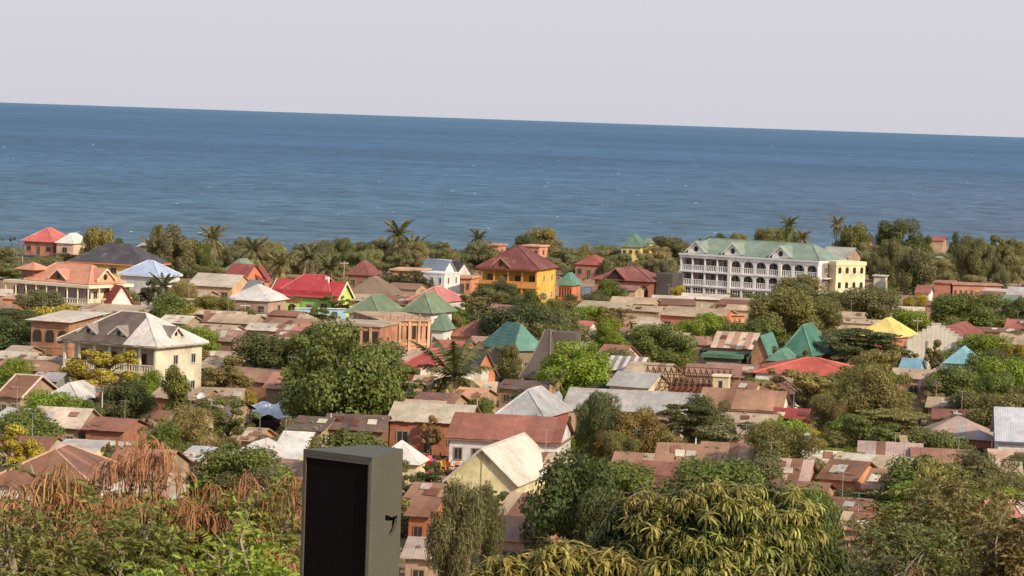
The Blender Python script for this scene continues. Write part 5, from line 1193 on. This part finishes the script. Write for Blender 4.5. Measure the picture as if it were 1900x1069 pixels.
palm('palm growing over the salmon pink roof', 1604, 440, 484, 30, 'khaki', .3)
palm('dark small palm in front of the blue roofed cottage', 304, 512, 578, 44, 'grey', .2)
palm('palm cluster left of the belt beside the far beige house', 284, 446, 500, 40, 'khaki', .3, dead=6)
palm('low palm at the right edge of the stepped wall', 1806, 655, 700, 44, 'mid', .2)
palm('coconut palm with upright green fronds and yellow lower fronds near the centre', 845, 645, 768, 125, (.105, .115, .05) if False else 'olive', .3, dead=9, nf=26)
palm('young palm in the dark hedge at the right edge', 1880, 880, 935, 60, 'mid', .2)
palm('slender young palm leaning beside the lime tree', 1035, 690, 760, 24, 'olive', 1.0, dead=8)

# ---------------------------------------------------------------- low shacks and shrubs that fill the gaps
fr_ = random.Random(21); LIM = []
for u_, v_, r_ in ((815, 890, 5), (815, 870, 5), (790, 905, 3), (500, 815, 5), (505, 840, 3), (150, 850, 3), (1499, 880, 3), (845, 785, 3), (375, 790, 2), (70, 925, 7), (110, 925, 6), (160, 910, 6), (1780, 720, 5), (1680, 715, 3), (240, 930, 5), (530, 890, 4), (460, 890, 4), (1870, 860, 6), (1770, 850, 5), (1070, 775, 4), (1740, 700, 4), (1625, 660, 3), (890, 578, 4), (925, 580, 4), (960, 582, 4), (1000, 580, 4), (1040, 578, 4), (1280, 580, 4), (1320, 582, 4), (1360, 584, 4), (560, 604, 5), (600, 604, 5), (640, 604, 4), (220, 735, 5), (280, 740, 5)): q_ = P(u_, v_, 0); FOOT.append((q_.x, q_.y, r_))
def free(x, y, r_): return all((x-a)**2+(y-b)**2 > (r_+c_)**2*.85 for a, b, c_ in FOOT)
n_ = 0; t_ = 0
for k in range(5200):
    v = fr_.uniform(560, 1010)**1.0; u = fr_.uniform(-20, 1920); p = P(u, v, 0); q = fr_.random()
    if p.y < 195: continue
    if (q < .3 and n_ >= 70) or (q >= .3 and t_ >= 235): continue
    if q < .3:
        W = fr_.uniform(4.5, 8.5); D = fr_.uniform(4, 6)
        if not free(p.x, p.y, math.hypot(W, D)/2*.8): continue
        ppm = F/p.y; hh = fr_.uniform(2.1, 2.5)
        ve = v-hh*ppm+D/2*ppm*.0; c0 = fr_.choice((RR, TT, [RUST, TAN], [C(165, 120, 100), RUST2], [PALE, TAN]))
        rusty('low patched sheet roofed shack tucked between the larger houses', u-W*ppm/2, u+W*ppm/2, ve, D=D, h=hh, rise=fr_.uniform(.5, 1.1), kind=fr_.choice(('gable', 'shed', 'gable')), rc=[jit(x, .15, fr_) for x in c0], wc=fr_.choice((MUD, BRICKC, TAN, C(214, 190, 150))), rot=fr_.uniform(-26, 4), win=(fr_.choice((0, 1)), 0), door=False, name='shack', group='low shacks in the gaps', ov=.25)
        n_ += 1
    else:
        rw = fr_.choice((fr_.uniform(1.5, 2.4), fr_.uniform(2.4, 4.6)))
        if not free(p.x, p.y, rw*.68): continue
        t_ += 1; ppm = F/p.y; kd = fr_.choice(('bush', 'lump', 'sparse', 'feather', 'lump')); cc = fr_.choice(('mid', 'olive', 'mid', 'bright', 'grey', 'dark', 'khaki', 'yellow' if fr_.random() < .3 else 'olive'))
        tree({'bush': 'rounded garden bush between the sheet roofs', 'lump': 'small leafy tree between the sheet roofs', 'sparse': 'thin loose shrub between the sheet roofs', 'feather': 'fine leaved small tree between the sheet roofs'}[kd],
             u, v-fr_.uniform(1.6, 2.3)*rw*ppm*.75, v, rw*2*ppm, kd, cc, 'garden_tree', group='small trees and bushes between the roofs: '+kd)
# ---------------------------------------------------------------- street things
def pole(label, u, vt, vb, c=(.5, .47, .43), r=.07, arm=False, name='utility_pole'):
    p = P(u, vb, 0); t = PD(u, vt, p.y); root = empty(name, (p.x, p.y, 0), .3, label, 'pole')
    cyl(root, 'pole_shaft', M_paint, c, 0, 0, 0, t.z, r*1.2, 7, r*.8)
    if arm:
        box(root, 'cross_arm', M_wood, c, (-.8, .8), (-.06, .06), (t.z-.5, t.z-.38))
        for k in (-.6, 0, .6): cyl(root, 'insulator', M_paint, (.3, .28, .26), k, 0, t.z-.38, t.z-.2, .05, 6)
    else: cyl(root, 'cap', M_paint, (.3, .3, .3), 0, 0, t.z, t.z+.1, r, 6)
    return root
pole('pale iron pole left of the dark tree at the left', 188, 727, 806, (.55, .5, .44))
pole('pale pole in front of the huge rounded tree', 612, 768, 842, (.6, .57, .52))
pole('tall white pole standing among rust roofs right of centre', 1288, 814, 900, (.7, .68, .64), .08)
pole('thin pole right of the yellow house', 1013, 540, 600, (.6, .5, .4), arm=True)
pole('thin pole in front of the white hipped roof', 454, 562, 602, (.6, .5, .4), arm=True)
pole('wooden pole right of the crimson roof', 637, 484, 548, (.45, .4, .32), arm=True)
pole('thin pole left of the small dome house', 1136, 545, 560, (.6, .5, .4))
pole('wooden pole below the speaker horizon at the cream annex', 41, 475, 505, (.6, .58, .52))
pole('bare grey pole beside the golden brown tree', 884, 742, 800, (.45, .4, .36))
def dish(label, u, v, dist_v, h):
    p = P(u, v, h); root = empty('satellite_dish', (p.x, p.y, 0), R(-20), label, 'satellite dish')
    m = MB(); N, Mr = 14, 4; V = []
    for j in range(Mr+1):
        q = j/Mr; 
        for k in range(N): a = 6.2832*k/N; V.append((math.cos(a)*q*.42, -q*q*.12, math.sin(a)*q*.42))
    f = [(j*N+k, j*N+(k+1) % N, (j+1)*N+(k+1) % N, (j+1)*N+k) for j in range(Mr) for k in range(N)]
    o = link('dish_bowl', mesh('dish_bowl', V, f, M_paint), root, (.7, .7, .7), (0, -.2, h)); o.rotation_euler = (R(-30), 0, 0)
    s = o.modifiers.new('t', 'SOLIDIFY'); s.thickness = .03
    m.tube([(0, -.2, h-.1), (0, -.9, h+.45)], [.02, .02], 4); m.build('feed_arm', M_paint, root, (.4, .4, .4))
    cyl(root, 'mast', M_paint, (.5, .5, .5), 0, 0, 0, h-.05, .05, 6)
dish('white satellite dish on a mast between green trees at left', 375, 736, 0, 4.2)
dish('white satellite dish standing above the cream shed at right', 1499, 811, 0, 4.2)
# water tank
wt = empty('water_tank', P(1437, 895, 0), 0, 'small silver water tank on the streaked rust roof', 'water tank')
cyl(wt, 'tank_body', M_paint, (.5, .5, .52), 0, 0, 2.6, 3.4, .38, 14); cyl(wt, 'lid', M_paint, (.62, .62, .64), 0, 0, 3.4, 3.5, .36, 14, .2); box(wt, 'stand', M_wood, (.2, .15, .1), (-.5, .5), (-.5, .5), (0, 2.6))
# yard with red and orange plastic chairs
yard = P(815, 872, 0)
m = MB(); m.prism([(yard.x-3.2, yard.y-4, .03), (yard.x+3.4, yard.y-4, .03), (yard.x+3.4, yard.y+6, .03), (yard.x-3.2, yard.y+6, .03)], (0, 0, .02))
o = m.build('yard', M_plaster, None, C(196, 110, 84)); tag(o, None, None, kind='structure')
cm = MB(); cm.box((-.25, .25), (-.25, .25), (.4, .45)); cm.prism([(-.25, .2, .45), (.25, .2, .45), (.22, .32, .9), (-.22, .32, .9)], (0, .04, 0)); seat_me = mesh('chair_seat', cm.v, cm.f, M_plastic)
lm = MB(); [lm.tube([(a*.26, b*.26, 0), (a*.22, b*.22, .4)], [.03, .025], 4) for a in (-1, 1) for b in (-1, 1)]; leg_me = mesh('chair_legs', lm.v, lm.f, M_plastic)
def chair(x, y, c, rz, label, group, z=0):
    r_ = empty('plastic_chair', (x, y, z), rz, label, 'chair', group); link('seat', seat_me, r_, c); link('legs', leg_me, r_, c); return r_
RD, OG, BL, YL = (.55, .02, .04), (.5, .16, .03), (.04, .08, .3), (.6, .35, .05)
for k in range(5):
    for j in range(3):
        for zz in range(3):
            chair(yard.x-2.1+j*.62, yard.y-1.6+k*.3*0+zz*.02, RD, .1*j, 'bright red plastic chair in the stacked cluster right of the speaker', 'stacked red plastic chairs', .04+.28*zz+k*.0) if k == 0 else None
for k in range(16):
    chair(yard.x-.1+(k % 6)*.55, yard.y-.8+(k//6)*1.5, (OG, YL, OG)[k % 3], k*1.3, 'orange or yellow plastic chair standing in the red earth yard', 'orange plastic chairs in the yard', .05)
for k in range(2): chair(yard.x-1.0+k*.6, yard.y+1.2, BL, k, 'blue plastic chair behind the red chairs', 'blue plastic chairs behind the red ones', .05)
for k, (dx, dy) in enumerate(((1.9, -1.2), (2.6, .8))):
    r_ = empty('wooden_table', (yard.x+dx, yard.y+dy, .05), k, 'low wooden table among the orange chairs of the yard', 'table', 'tables in the yard')
    cyl(r_, 'table_top', M_wood, C(226, 176, 130), 0, 0, .7, .75, .6, 12)
    for a in (-1, 1):
        for b in (-1, 1): cyl(r_, 'leg', M_wood, C(180, 130, 90), a*.4, b*.4, 0, .7, .04, 5)
# washing on a line by the left houses
def washing(label, u, v, cols, w_=4.0):
    p = P(u, v, 1.6); r_ = empty('washing_line', (p.x, p.y, 0), -.2, label, 'washing line')
    m = MB(); m.tube([(-w_/2, 0, 1.8), (0, 0, 1.7), (w_/2, 0, 1.8)], [.015]*3, 4); m.build('line', M_wood, r_, (.4, .4, .4))
    for a in (-1, 1): cyl(r_, 'post', M_wood, (.25, .18, .12), a*w_/2, 0, 0, 1.9, .05, 5)
    for i, c in enumerate(cols):
        x = -w_/2+.5+i*(w_-.8)/len(cols); m = MB(); m.prism([(x, 0, .9), (x+.55, .06, .95), (x+.55, 0, 1.74), (x, 0, 1.74)], (0, .03, 0)); m.build('cloth', M_cloth, r_, c)
washing('washing line with blue and red cloths in front of the brown roofed house', 130, 822, [(.12, .25, .45), (.1, .2, .4), (.6, .1, .08), (.65, .12, .1)])
washing('line of white cloths behind the hanging brown pods', 232, 822, [(.7, .68, .66)]*4)
washing('washing in pale colours right of the tall white pole', 1320, 892, [(.55, .45, .55), (.6, .6, .62), (.4, .3, .4)])

# ---------------------------------------------------------------- the speaker on the near terrace
def speaker():
    zt = CAMZ-2.16
    N_, A_, C_ = P(690, 849, zt), P(563, 833, zt), P(748, 833, zt)
    v1 = (A_-N_); v2 = (C_-N_)
    W_ = v1.length; ex = (-v1).normalized(); ey = Vector((-ex.y, ex.x, 0))
    root = empty('loudspeaker', (N_.x, N_.y, 30.5), 0, 'tall grey loudspeaker cabinet with black grille in front of the town', 'loudspeaker')
    root.matrix_world = Matrix.Translation((N_.x, N_.y, 30.5)) @ Matrix.Rotation(math.atan2(ex.y, ex.x), 4, 'Z')
    h_ = zt-30.5; t = .018
    inv = root.matrix_world.inverted(); c3 = inv @ C_; cx, cy = c3.x, c3.y     # side panel runs from (0,0) to (cx,cy)
    bl = (-W_+.10, cy)      # back left, cabinet narrows to the rear
    gc = (.086, .083, .062)
    plan = [(-W_, 0), (0, 0), (cx, cy), bl]
    m = MB(); m.prism([(x, y, h_-.03) for x, y in plan], (0, 0, .03)); m.build('top_panel', M_spk, root, gc)
    m = MB(); m.prism([(x, y, 0) for x, y in plan], (0, 0, .03)); m.build('bottom_panel', M_spk, root, gc)
    # front frame
    m = MB(); f_ = .022; d0, d1 = 0.001, .03
    m.box((-W_, -W_+f_), (d0, d1), (.03, h_-.03)); m.box((-f_-.008, -.002), (d0, d1), (.03, h_-.03)); m.box((-W_+f_, -f_-.008), (d0, d1), (.03, .06)); m.box((-W_+f_, -f_-.008), (d0, d1), (h_-.05, h_-.03)); m.build('front_frame', M_spk, root, gc)
    m = MB(); m.box((-W_+f_, -f_-.008), (.012, .024), (.06, h_-.05)); m.build('grille', M_grille, root, (.008, .0065, .006))
    # side panel with a 7 shaped hand grip cut through it
    L = math.hypot(cx, cy); a = math.atan2(cy, cx)
    side = MB(); side.box((.0, L), (.0, t), (.03, h_-.03)); so = side.build('side_panel', M_spk, root, gc, rz=a)
    def at(u, v):
        # pixel -> (along, height) on the side plane
        d = (_f*F + _r*(u-PW/2) - _u*(v-PH/2)); o = Vector((0, 0, CAMZ)); n = root.matrix_world.to_3x3() @ Vector((math.sin(a), -math.cos(a), 0)); p0 = N_
        s = (p0-o).dot(n)/d.dot(n); q = inv @ (o+d*s); return (math.hypot(q.x, q.y), q.z)
    pts = [(715, 957), (717, 955), (727, 960), (737, 956), (738, 962), (736, 972), (732, 985), (725, 995), (721, 995), (722, 990), (727, 979), (728, 966), (718, 967), (714, 964)]
    q = [at(u, v) for u, v in pts]
    cut = MB(); cut.prism([(x, -.05, z) for x, z in reversed(q)], (0, .15, 0)); co = cut.build('cutter', M_spk, root, gc, rz=a)
    import bmesh
    for q_ in (so, co):
        B = bmesh.new(); B.from_mesh(q_.data); bmesh.ops.recalc_face_normals(B, faces=B.faces); B.to_mesh(q_.data); B.free()
    bm_ = so.modifiers.new('cut', 'BOOLEAN'); bm_.operation = 'DIFFERENCE'; bm_.object = co; bm_.solver = 'EXACT'
    bpy.context.view_layer.update(); dg = bpy.context.evaluated_depsgraph_get()
    nm = bpy.data.meshes.new_from_object(so.evaluated_get(dg)); so.modifiers.clear(); so.data = nm
    bpy.data.objects.remove(co)
    pk = box(so, 'grip_dark_plate', M_dark, None, (min(x for x, z in q)-.03, max(x for x, z in q)+.03), (.06, .07), (min(z for x, z in q)-.03, max(z for x, z in q)+.03))  # dark plate behind the cut stands in for its shaded inside
    for (x0, x1) in ((0, 1),):
        m = MB(); m.prism([(bl[0], bl[1], .03), (cx, cy, .03), (cx, cy, h_-.03), (bl[0], bl[1], h_-.03)], (0, -.016, 0)); m.build('back_panel', M_spk, root, gc)
        m = MB(); m.prism([(-W_, .031, .03), (bl[0], bl[1]-.017, .03), (bl[0], bl[1]-.017, h_-.03), (-W_, .031, h_-.03)], (.016, 0, 0)); m.build('side_panel', M_spk, root, gc)
M_spk = tinted('speaker_coat', .6, big=(2, .06), fine=(5, .05), spec=.25)
M_grille = tinted('speaker_grille', .9, big=(3, .15), fine=(20, .1), spec=.05)
speaker()

# ---------------------------------------------------------------- near trees on the slope
def near_leaf_mesh(name, seed, n, L, w_, droop=.8, seg=3):
    "a whorl of long drooping leaves"
    r = random.Random(seed); V = []; Fc = []
    for k in range(n):
        a = k*2.4+r.uniform(-.4, .4); el = r.uniform(-.2, 1.0); ll = L*r.uniform(.7, 1.15); cur = r.uniform(.5, 1.3)*droop; ww = w_*r.uniform(.8, 1.2); b = len(V)
        p = Vector((0, 0, r.uniform(-.05, .03))); tw = r.uniform(-.6, .6)
        for s in range(seg+1):
            t = s/seg; e = el-cur*t*1.9; d = Vector((math.cos(a)*math.cos(e), math.sin(a)*math.cos(e), math.sin(e)))
            if s: p = p+d*(ll/seg)
            wd = ww*math.sin(math.pi*min(.97, .12+.8*t)); sd = Vector((-math.sin(a), math.cos(a), tw*.6)).normalized()
            V += [tuple(p-sd*wd/2), tuple(p+sd*wd/2)]
        for s in range(seg): Fc.append((b+2*s, b+2*s+1, b+2*s+3, b+2*s+2))
    return mesh(name, V, Fc, M_leaf_near)
def mango(label, u, vt, dist, w_, blobs, seed, ncl=260, colr=(.34, .30, .09)):
    r = random.Random(seed); t = PD(u, vt, dist); gz_ = ground_z(t.x, t.y); wd = w_*dist/F; h = t.z-gz_
    root = empty('mango_tree', (t.x, t.y, gz_), 0, label, 'tree')
    ms = [near_leaf_mesh('leaf_cluster', seed+i, 24, .21, .028, (.8, 1.0, 1.2)[i % 3]) for i in range(6)]
    mb = MB(); mb.tube([(0, 0, -.5), (.05, 0, h*.3), (0, .1, h*.6)], [.22, .17, .12], 8)
    V = []; cl = []
    for (bx_, by_, bz_, br, bzr) in blobs:
        X, Y_, Z = bx_*wd/2, by_*wd/2, h-br*wd/2*bzr+bz_*wd
        mb.tube([(0, .05, h*.35), (X*.5, Y_*.5, h*.5), (X, Y_, Z)], [.09, .06, .02], 5, False)
        k = int(ncl*br*br*2.2)
        for _ in range(k):
            a = r.uniform(0, 6.283); s = r.uniform(-.35, 1); q = math.sqrt(max(0, 1-s*s)); f = r.uniform(.78, 1.06)
            cl.append((X+math.cos(a)*q*br*wd/2*f, Y_+math.sin(a)*q*br*wd/2*f, Z+s*br*wd/2*bzr*f))
    mb.build('trunk', M_bark, root, BARK)
    cl.sort(key=lambda p: p[1]-p[2]*1.0)
    for i, p in enumerate(cl[:290]):
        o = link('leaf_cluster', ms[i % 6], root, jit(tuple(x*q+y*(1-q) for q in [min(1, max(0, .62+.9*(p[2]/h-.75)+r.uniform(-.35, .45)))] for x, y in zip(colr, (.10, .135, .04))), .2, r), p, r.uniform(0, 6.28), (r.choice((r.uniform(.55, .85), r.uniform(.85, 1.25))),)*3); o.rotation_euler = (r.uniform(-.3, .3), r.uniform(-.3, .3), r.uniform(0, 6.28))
    # inner and hidden foliage joined
    Vv = []; Ff = []
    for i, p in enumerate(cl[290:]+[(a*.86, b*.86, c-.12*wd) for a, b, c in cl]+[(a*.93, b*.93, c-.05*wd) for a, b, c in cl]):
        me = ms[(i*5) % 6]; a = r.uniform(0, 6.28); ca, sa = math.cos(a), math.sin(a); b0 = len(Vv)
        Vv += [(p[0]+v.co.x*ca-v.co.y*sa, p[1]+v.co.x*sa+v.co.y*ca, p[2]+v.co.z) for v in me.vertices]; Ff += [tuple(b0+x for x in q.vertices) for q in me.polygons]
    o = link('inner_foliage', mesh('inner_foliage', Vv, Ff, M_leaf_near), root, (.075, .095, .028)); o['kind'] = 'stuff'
    return root
mango('near mango tree crown with drooping yellow green leaf tips, right of centre bottom', 1330, 892, 36, 430,
      [(-.5, .1, -.05, .45, .8), (.05, 0, 0, .55, .8), (.5, .1, -.02, .5, .8), (-.7, .0, -.22, .4, .8), (-.2, -.3, -.2, .55, .8), (.35, -.3, -.2, .55, .8), (.75, 0, -.2, .4, .8), (0, .3, -.1, .5, .8), (-.4, -.2, -.38, .5, .8), (.5, -.3, -.4, .5, .8), (0, -.3, -.45, .5, .8), (-.85, -.1, -.42, .4, .8)], 41, 230)
mango('nearest mango crown cut by the bottom edge of the picture', 1040, 1012, 32, 330,
      [(-.55, 0, -.06, .42, .8), (0, 0, 0, .5, .8), (.5, 0, -.03, .45, .8), (-.2, -.2, -.2, .5, .8), (.4, -.2, -.2, .5, .8), (-.8, 0, -.2, .35, .8)], 71, 260, (.38, .30, .08))
def podtree(label, u, vt, dist, w_, seed, colr, pods=(), npod=0, leafn=5200, bare=.3, name='flame_tree', podc=(.25, .115, .05), leafL=.34, kindl='spray'):
    r = random.Random(seed); nr = np.random.default_rng(seed); t = PD(u, vt, dist); gz_ = ground_z(t.x, t.y); wd = w_*dist/F; h = t.z-gz_
    root = empty(name, (t.x, t.y, gz_), 0, label, 'tree'); mb = MB()
    mb.tube([(0, 0, -.6), (.1, .05, h*.25), (.2, 0, h*.42)], [.26, .2, .15], 8); tips = []
    for i in range(15):
        a = r.uniform(0, 6.283); k = r.uniform(.25, .98); X = math.cos(a)*k*wd/2; Y_ = math.sin(a)*k*wd/2*.8; Z = h*(r.uniform(.55, .97)-.12*k)
        p0 = Vector((.15, 0, h*r.uniform(.25, .42))); p3 = Vector((X, Y_, Z)); p1 = p0.lerp(p3, .35)+Vector((r.uniform(-.2, .2), r.uniform(-.2, .2), .1*h*.5)); p2 = p0.lerp(p3, .7)+Vector((r.uniform(-.25, .25),)*3)
        mb.tube([p0, p1, p2, p3], [.09, .06, .04, .015], 5, False); tips.append(p3)
        for j in range(4):
            q = p1.lerp(p3, r.uniform(.2, 1)); e = q+Vector((r.uniform(-1, 1), r.uniform(-1, 1), r.uniform(-.1, .8)))*wd*.13; mb.tube([q, q.lerp(e, .5)+Vector((0, 0, .06)), e], [.03, .02, .008], 4, False); tips.append(e)
    for i in range(9 if npod > 5 else 4):
        a = r.uniform(0, 6.283); p0 = Vector((math.cos(a)*wd*r.uniform(.05, .3), -abs(math.sin(a))*wd*.3, h*r.uniform(.5, .75))); e1 = p0+Vector((r.uniform(-1, 1)*wd*.12, r.uniform(-.1, .1)*wd, h*r.uniform(.08, .2)))
        mb.tube([p0, p0.lerp(e1, .5)+Vector((r.uniform(-.15, .15), 0, 0)), e1, e1+Vector((r.uniform(-.4, .4), 0, r.uniform(.1, .5)))], [.035, .028, .018, .006], 5, False)
    mb.build('trunk', M_bark, root, (.34, .28, .21))
    # feathery leaf sprays: rows of small leaflets on arching stalks
    cen = []; nor = []; dirs = []
    per = 16; ns = leafn//per
    for i in range(ns):
        c0 = tips[r.randrange(len(tips))]
        if c0.z > h*.72 and npod > 5 and r.random() < .72: continue
        b0 = np.array([c0.x, c0.y, c0.z])+nr.normal(size=3)*np.array([.11, .11, .09])*wd
        a = r.uniform(0, 6.283); d = np.array([math.cos(a), math.sin(a), r.uniform(-.8, .9)]); sd = np.array([-math.sin(a), math.cos(a), 0])
        for k in range(per//2):
            q = k/(per/2); pp = b0+d*leafL*2.2*q+np.array([0, 0, -.9*leafL*q*q])
            for s in (-1, 1): cen.append(pp+sd*s*leafL*.3); nor.append([nr.normal()*.6, nr.normal()*.6, 1]); dirs.append(sd*s+d*.3-np.array([0, 0, .3]))
    lm_ = leaves_mesh('crown', np.array(cen), np.array(nor), leafL*.75, leafL*.26, M_leaf_near, nr, .1, np.array(dirs))
    link('crown', lm_, root, colr)
    # hanging pods in bunches
    for i in range(npod):
        if i < len(pods): fx, fz = pods[i]; c0 = Vector((fx*wd/2, -abs(r.uniform(.1, .5))*wd/2, h*fz))
        else: c0 = tips[r.randrange(len(tips))]+Vector((0, -.3, -.2))
        V = []; Fc = []
        hub = [c0+Vector((r.gauss(0, .42), r.gauss(0, .4), r.gauss(0, .3))) for _ in range(5)]
        for k in range(95):
            cl_ = hub[k % 5]+Vector((r.gauss(0, .07), r.gauss(0, .07), r.gauss(0, .06))); p = cl_; L = r.uniform(.3, .85); a = r.uniform(0, 6.28); b = len(V); ww = r.uniform(.008, .014); ou = r.uniform(.1, .62)
            for s in range(5):
                q = s/4; x = p.x+math.cos(a)*ou*math.sin(q*1.7); y = p.y+math.sin(a)*ou*math.sin(q*1.7); z = p.z+.14*math.sin(min(1, q*2.4)*1.57)-L*q**1.6
                V += [(x-ww, y, z), (x+ww, y+.01, z)]
            for s in range(4): Fc.append((b+2*s, b+2*s+1, b+2*s+3, b+2*s+2))
        o = link('pod_bunch', mesh('pod_bunch', V, Fc, M_pod), root, jit(podc, .3, r)); o['kind'] = 'stuff'
    return root
podtree('tree with bunches of hanging rust brown pods at lower left centre', 250, 802, 74, 260, 5, (.19, .165, .05), [(-.6, .78), (-.3, .9), (.1, .92), (.4, .86), (-.5, .6), (.6, .75), (-.75, .62), (.2, .6), (-.35, .5), (.75, .5)], 26, 7000)
podtree('tree with brown pods at the far lower left in front of the rust hipped roof', 90, 846, 70, 230, 6, (.18, .18, .05), [(-.3, .85), (0, .9), (.3, .8), (.5, .6)], 14, 7000)
podtree('pod tree with yellow green sprays left of the speaker', 440, 828, 72, 240, 7, (.23, .25, .05), [(-.5, .78), (-.2, .82), (.55, .62), (.3, .7), (.6, .5), (.8, .6)], 14, 8000)
podtree('dark green leafy tree filling the bottom left corner', 60, 930, 55, 260, 8, (.17, .17, .045), (), 3, 9000, name='leafy_tree', leafL=.22)
podtree('bright green fern leaved tree at the bottom left of the speaker', 420, 962, 50, 300, 9, (.24, .31, .045), (), 2, 11000, name='fern_leaved_tree', leafL=.22)
podtree('mixed green tree at the bottom below the pods', 235, 925, 58, 230, 10, (.17, .19, .045), (), 4, 9000, name='leafy_tree', leafL=.22)
podtree('bright fern leaved crown at the bottom edge left of centre', 285, 1010, 45, 150, 19, (.26, .34, .05), (), 0, 5000, name='fern_leaved_tree', leafL=.22)
podtree('dry brown and green tree at the lower right corner', 1760, 862, 100, 300, 12, (.16, .14, .05), [(0, .85), (.2, .8)], 5, 15000, name='dry_tree', podc=(.32, .2, .1), leafL=.34)
podtree('dark green tree with twisted branches in front of the dry brown tree', 1700, 935, 85, 220, 13, (.14, .155, .05), (), 3, 9000, name='leafy_tree', podc=(.2, .13, .06), leafL=.3)
podtree('dry branched tree at the right edge with yellow leaves', 1860, 920, 80, 190, 14, (.19, .15, .055), (), 3, 10000, name='dry_tree', podc=(.22, .12, .05), leafL=.28)
podtree('olive leafy bush at the bottom right of the mango', 1640, 985, 70, 170, 15, (.12, .12, .05), (), 4, 6000, name='leafy_bush', podc=(.22, .13, .06), leafL=.25)
podtree('yellow flowering sprig tree at the bottom right of the mango tree', 1500, 1035, 44, 60, 16, (.36, .24, .03), (), 0, 1500, name='yellow_shrub', leafL=.14)
tree('grey green casuarina with fine needles right of the speaker', 852, 922, 1110, 135, 'feather', (.10, .10, .058), 'casuarina_tree', dist=165)
tree('second casuarina behind the fine needled one', 912, 930, 1100, 80, 'feather', (.09, .092, .05), 'casuarina_tree', dist=172)
tree('rounded green tree right behind the near mango crown', 1500, 898, 1100, 130, 'round', (.085, .125, .035), dist=150)
tree('grey bare brush at the bottom between the mango and right trees', 1560, 1010, 1100, 110, 'sparse', (.16, .12, .08), 'bush', 'bush', dist=120)
tree('grey olive tree behind the crown of the dry brown tree', 1745, 850, 990, 110, 'lump', 'khaki', dist=190)
tree('khaki tree at far lower right beside the pink house', 1850, 905, 1000, 90, 'lump', 'khaki', dist=200)
# ---------------------------------------------------------------- town wide fill behind what is seen: low scrub and yards
gr = np.random.default_rng(4); n = 26000
yy_ = gr.uniform(190, 740, n); xx_ = gr.uniform(-.2, .2, n)*yy_*1.05
m_ = (np.sin(xx_*.11+3*np.sin(yy_*.05))+np.sin(yy_*.09+xx_*.04)) > .35; xx_ = xx_[m_]; yy_ = yy_[m_]; n = len(xx_)
cen = np.stack([xx_, yy_, gr.uniform(.05, .5, n)], 1); nor = gr.normal(size=(n, 3))*.6+np.array([0, 0, .6])
o = link('scrub', leaves_mesh('scrub', cen, nor, 1.0, .6, M_leaf, gr), None, (.10, .095, .045)); tag(o, 'low dry scrub and weeds on the bare ground between the houses', 'scrub', kind='stuff')

def car(label, u, v, rz, c):
    p = P(u, v, 0); root = empty('parked_car', (p.x, p.y, 0), rz, label, 'car')
    m = MB(); m.prism([(-2.1, -.8, .3), (2.1, -.8, .3), (2.15, -.8, .75), (1.1, -.8, .92), (-2.0, -.8, .95), (-2.15, -.8, .7)], (0, 1.6, 0)); m.build('body', M_plastic, root, c)
    m = MB(); m.prism([(-1.7, -.7, .93), (1.0, -.7, .93), (.4, -.68, 1.42), (-1.4, -.68, 1.42)], (0, 1.4, 0)); m.build('windows', M_glass, root); box(root, 'roof_panel', M_plastic, c, (-1.42, .42), (-.69, .69), (1.42, 1.47))
    for x in (-1.3, 1.3):
        for y in (-.82, .66):
            m = MB(); m.tube([(x, y, .32), (x, y+.16, .32)], [.32, .32], 12); w_ = m.build('wheel', M_dark, root)
car('small white car parked among the roofs at the left edge', 12, 706, .2, (.6, .62, .65))
def wire(pts, label):
    m = MB()
    for (u1, z1, v1), (u2, z2, v2) in zip(pts, pts[1:]):
        A, B = P(u1, v1, 0), P(u2, v2, 0); A.z = z1; B.z = z2
        for o_ in (-.4, .4): m.tube([A.lerp(B, t)+Vector((o_, 0, -1.2*math.sin(math.pi*t)*.8)) for t in (0, .2, .4, .6, .8, 1)], [.014]*6, 3, False)
    o = m.build('power_line', M_dark); tag(o, label, 'power line')
pole('wooden power pole left of the striped tan roof', 1216, 618, 690, (.35, .28, .22), arm=True)
pole('wooden power pole right of the yellow roofed house', 1700, 590, 660, (.35, .28, .22), arm=True)
pole('wooden power pole behind the rusty white house', 1462, 690, 770, (.4, .33, .27), arm=True)
pole('wooden power pole between the grey roof and the golden tree', 700, 688, 775, (.4, .33, .27), arm=True)
wire([(1216, 6.2, 690), (1462, 5.0, 770)], 'sagging pair of wires crossing the teal roofs')
wire([(1462, 5.0, 770), (1700, 6.1, 660)], 'sagging pair of wires over the brick red roof')
wire([(454, 3.9, 602), (637, 6.4, 548)], 'sagging wires above the lime green house')
